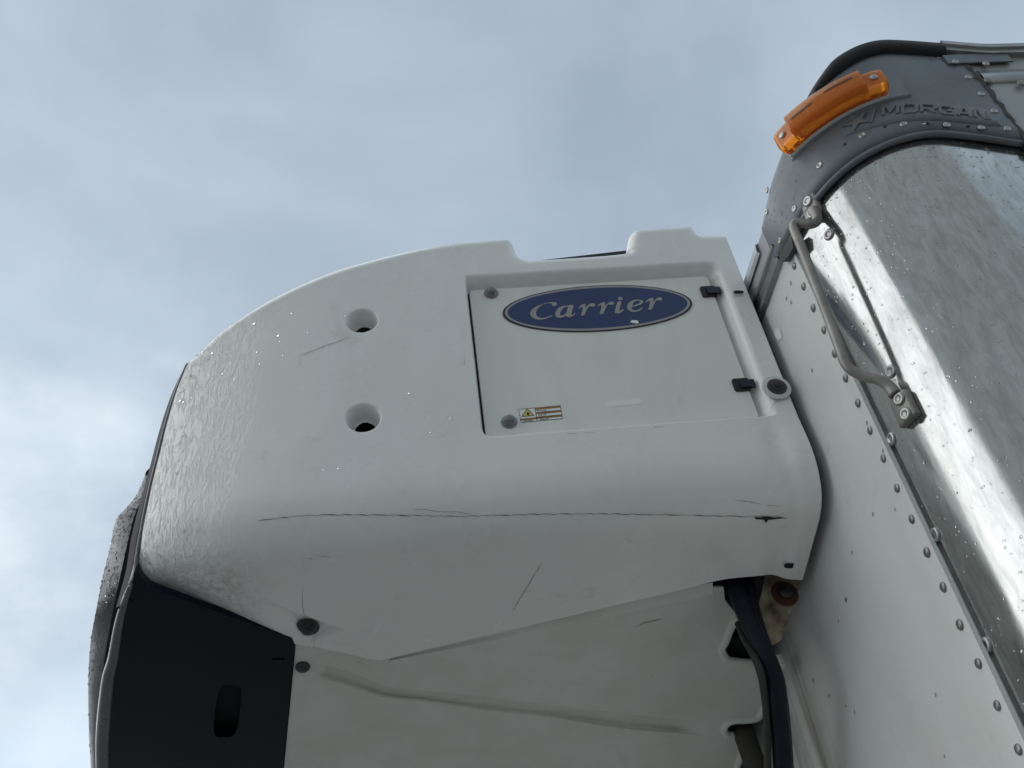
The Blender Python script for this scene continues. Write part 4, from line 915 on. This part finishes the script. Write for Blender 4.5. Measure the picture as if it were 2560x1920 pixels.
# ================================================================== RAIN
def drops(name, spots, parent, k=7):
    V = []; F = []
    for p, n, r, h in spots:
        n = Vector(tuple(map(float, n))); q = n.to_track_quat('Z', 'Y'); sx = random.uniform(.7, 1.5); b_ = len(V); sp = random.random() * pi
        for rr, hh in ((1, -.15), (.86, .55), (.45, .95)):
            for j in range(k):
                a_ = 2 * pi * j / k + sp; e = 1 + .18 * sin(2 * a_ + sp * 3)
                V.append(np.array(p) + np.array(q @ Vector((r * rr * e * cos(a_) * sx, r * rr * e * sin(a_), h * hh))))
        V.append(np.array(p) + np.array(q @ Vector((0, 0, h))))
        for i in range(2):
            for j in range(k): F.append((b_ + i * k + j, b_ + i * k + (j + 1) % k, b_ + (i + 1) * k + (j + 1) % k, b_ + (i + 1) * k + j))
        for j in range(k): F.append((b_ + 2 * k + j, b_ + 2 * k + (j + 1) % k, b_ + 3 * k))
        F.append(tuple(b_ + j for j in range(k))[::-1])
    return make(name, V, F, M['water'], parent, tag='stuff')
sp_ = []
for _ in range(260):
    x_ = -.135 - .36 * random.random()**.6; s_ = random.uniform(.12, .70)
    if random.random() > ((-.10 - x_) / .36)**3: continue
    uu_ = np.interp(x_, Tu[:, 0], Tu[:, 1]) + .02
    if s_ < uu_ or x_ < np.interp(s_, LQs[:, 1], LQs[:, 0]) + .012: continue
    q = np.array([x_, s_]); r_ = random.choice((.0008, .0011, .0014, .002, .003)); sp_.append((cowl(*q), cn(q), r_, r_ * .34))
for _ in range(26):
    q = np.array([random.uniform(-.35, .5), random.uniform(.25, .78)])
    if xl - .02 < q[0] < xr + .02 and ZT - q[1] > zbo - .02: continue
    r_ = random.uniform(.0012, .0022); sp_.append((cowl(*q), cn(q), r_, r_ * .6))
drops('rain_drops', sp_, cover)
sp_ = []
for _ in range(150):
    w_ = random.uniform(-.05, w_seam - .01); z_ = random.uniform(cap_bot(w_) + .012, cap_top(w_) - .012); r_ = random.choice((.0009, .0012, .0016, .0022))
    if lw0 - .02 < w_ < lw1 + .02 and -.005 < z_ - lampz(w_) < HL + .02: continue
    sp_.append((wrap(w_, z_, CO), wnormal(w_), r_, r_ * .6))
drops('rain_drops', sp_, cap)
sp_ = []
for _ in range(1100):
    w_ = random.uniform(.01, w_seam - .01); z_ = ZCAP - .02 - .85 * random.random()**1.6; r_ = random.choice((.0007, .0009, .0012, .0016, .002))
    sp_.append((wrap(w_, z_, -.007), wnormal(w_), r_, r_ * .5))
drops('rain_drops', sp_, post)
sp_ = []
me_f = frame.data
for pol in me_f.polygons:
    if pol.index % 8 in (2, 3, 4, 5):
        vs = [np.array(me_f.vertices[i].co) for i in pol.vertices]
        for _ in range((7 if pol.center[2] > 2.6 else 3) if pol.index % 8 > 2 else 2):
            a_, b_ = random.random(), random.random(); p = (1 - a_) * ((1 - b_) * vs[0] + b_ * vs[1]) + a_ * ((1 - b_) * vs[3] + b_ * vs[2])
            nn = np.array(pol.normal); nn = nn if nn.dot(np.array([0, 0, ZC]) - p) > 0 else -nn; r_ = random.choice((.0009, .0012, .0018, .0024)); sp_.append((p, nn, r_, r_ * .6))
for i in range(30, len(bead) - 12):
    if random.random() < .8:
        nn = nrm(np.array([-.5, -.75, -.3]) + np.random.normal(0, .25, 3)); r_ = random.choice((.0009, .0013, .0018)); sp_.append((bead[i] + nn * (.0035 if i < 45 else .0035 + .008 * min(1, (i - 45) / 25)), nn, r_, r_ * .6))
drops('rain_drops', sp_, frame)
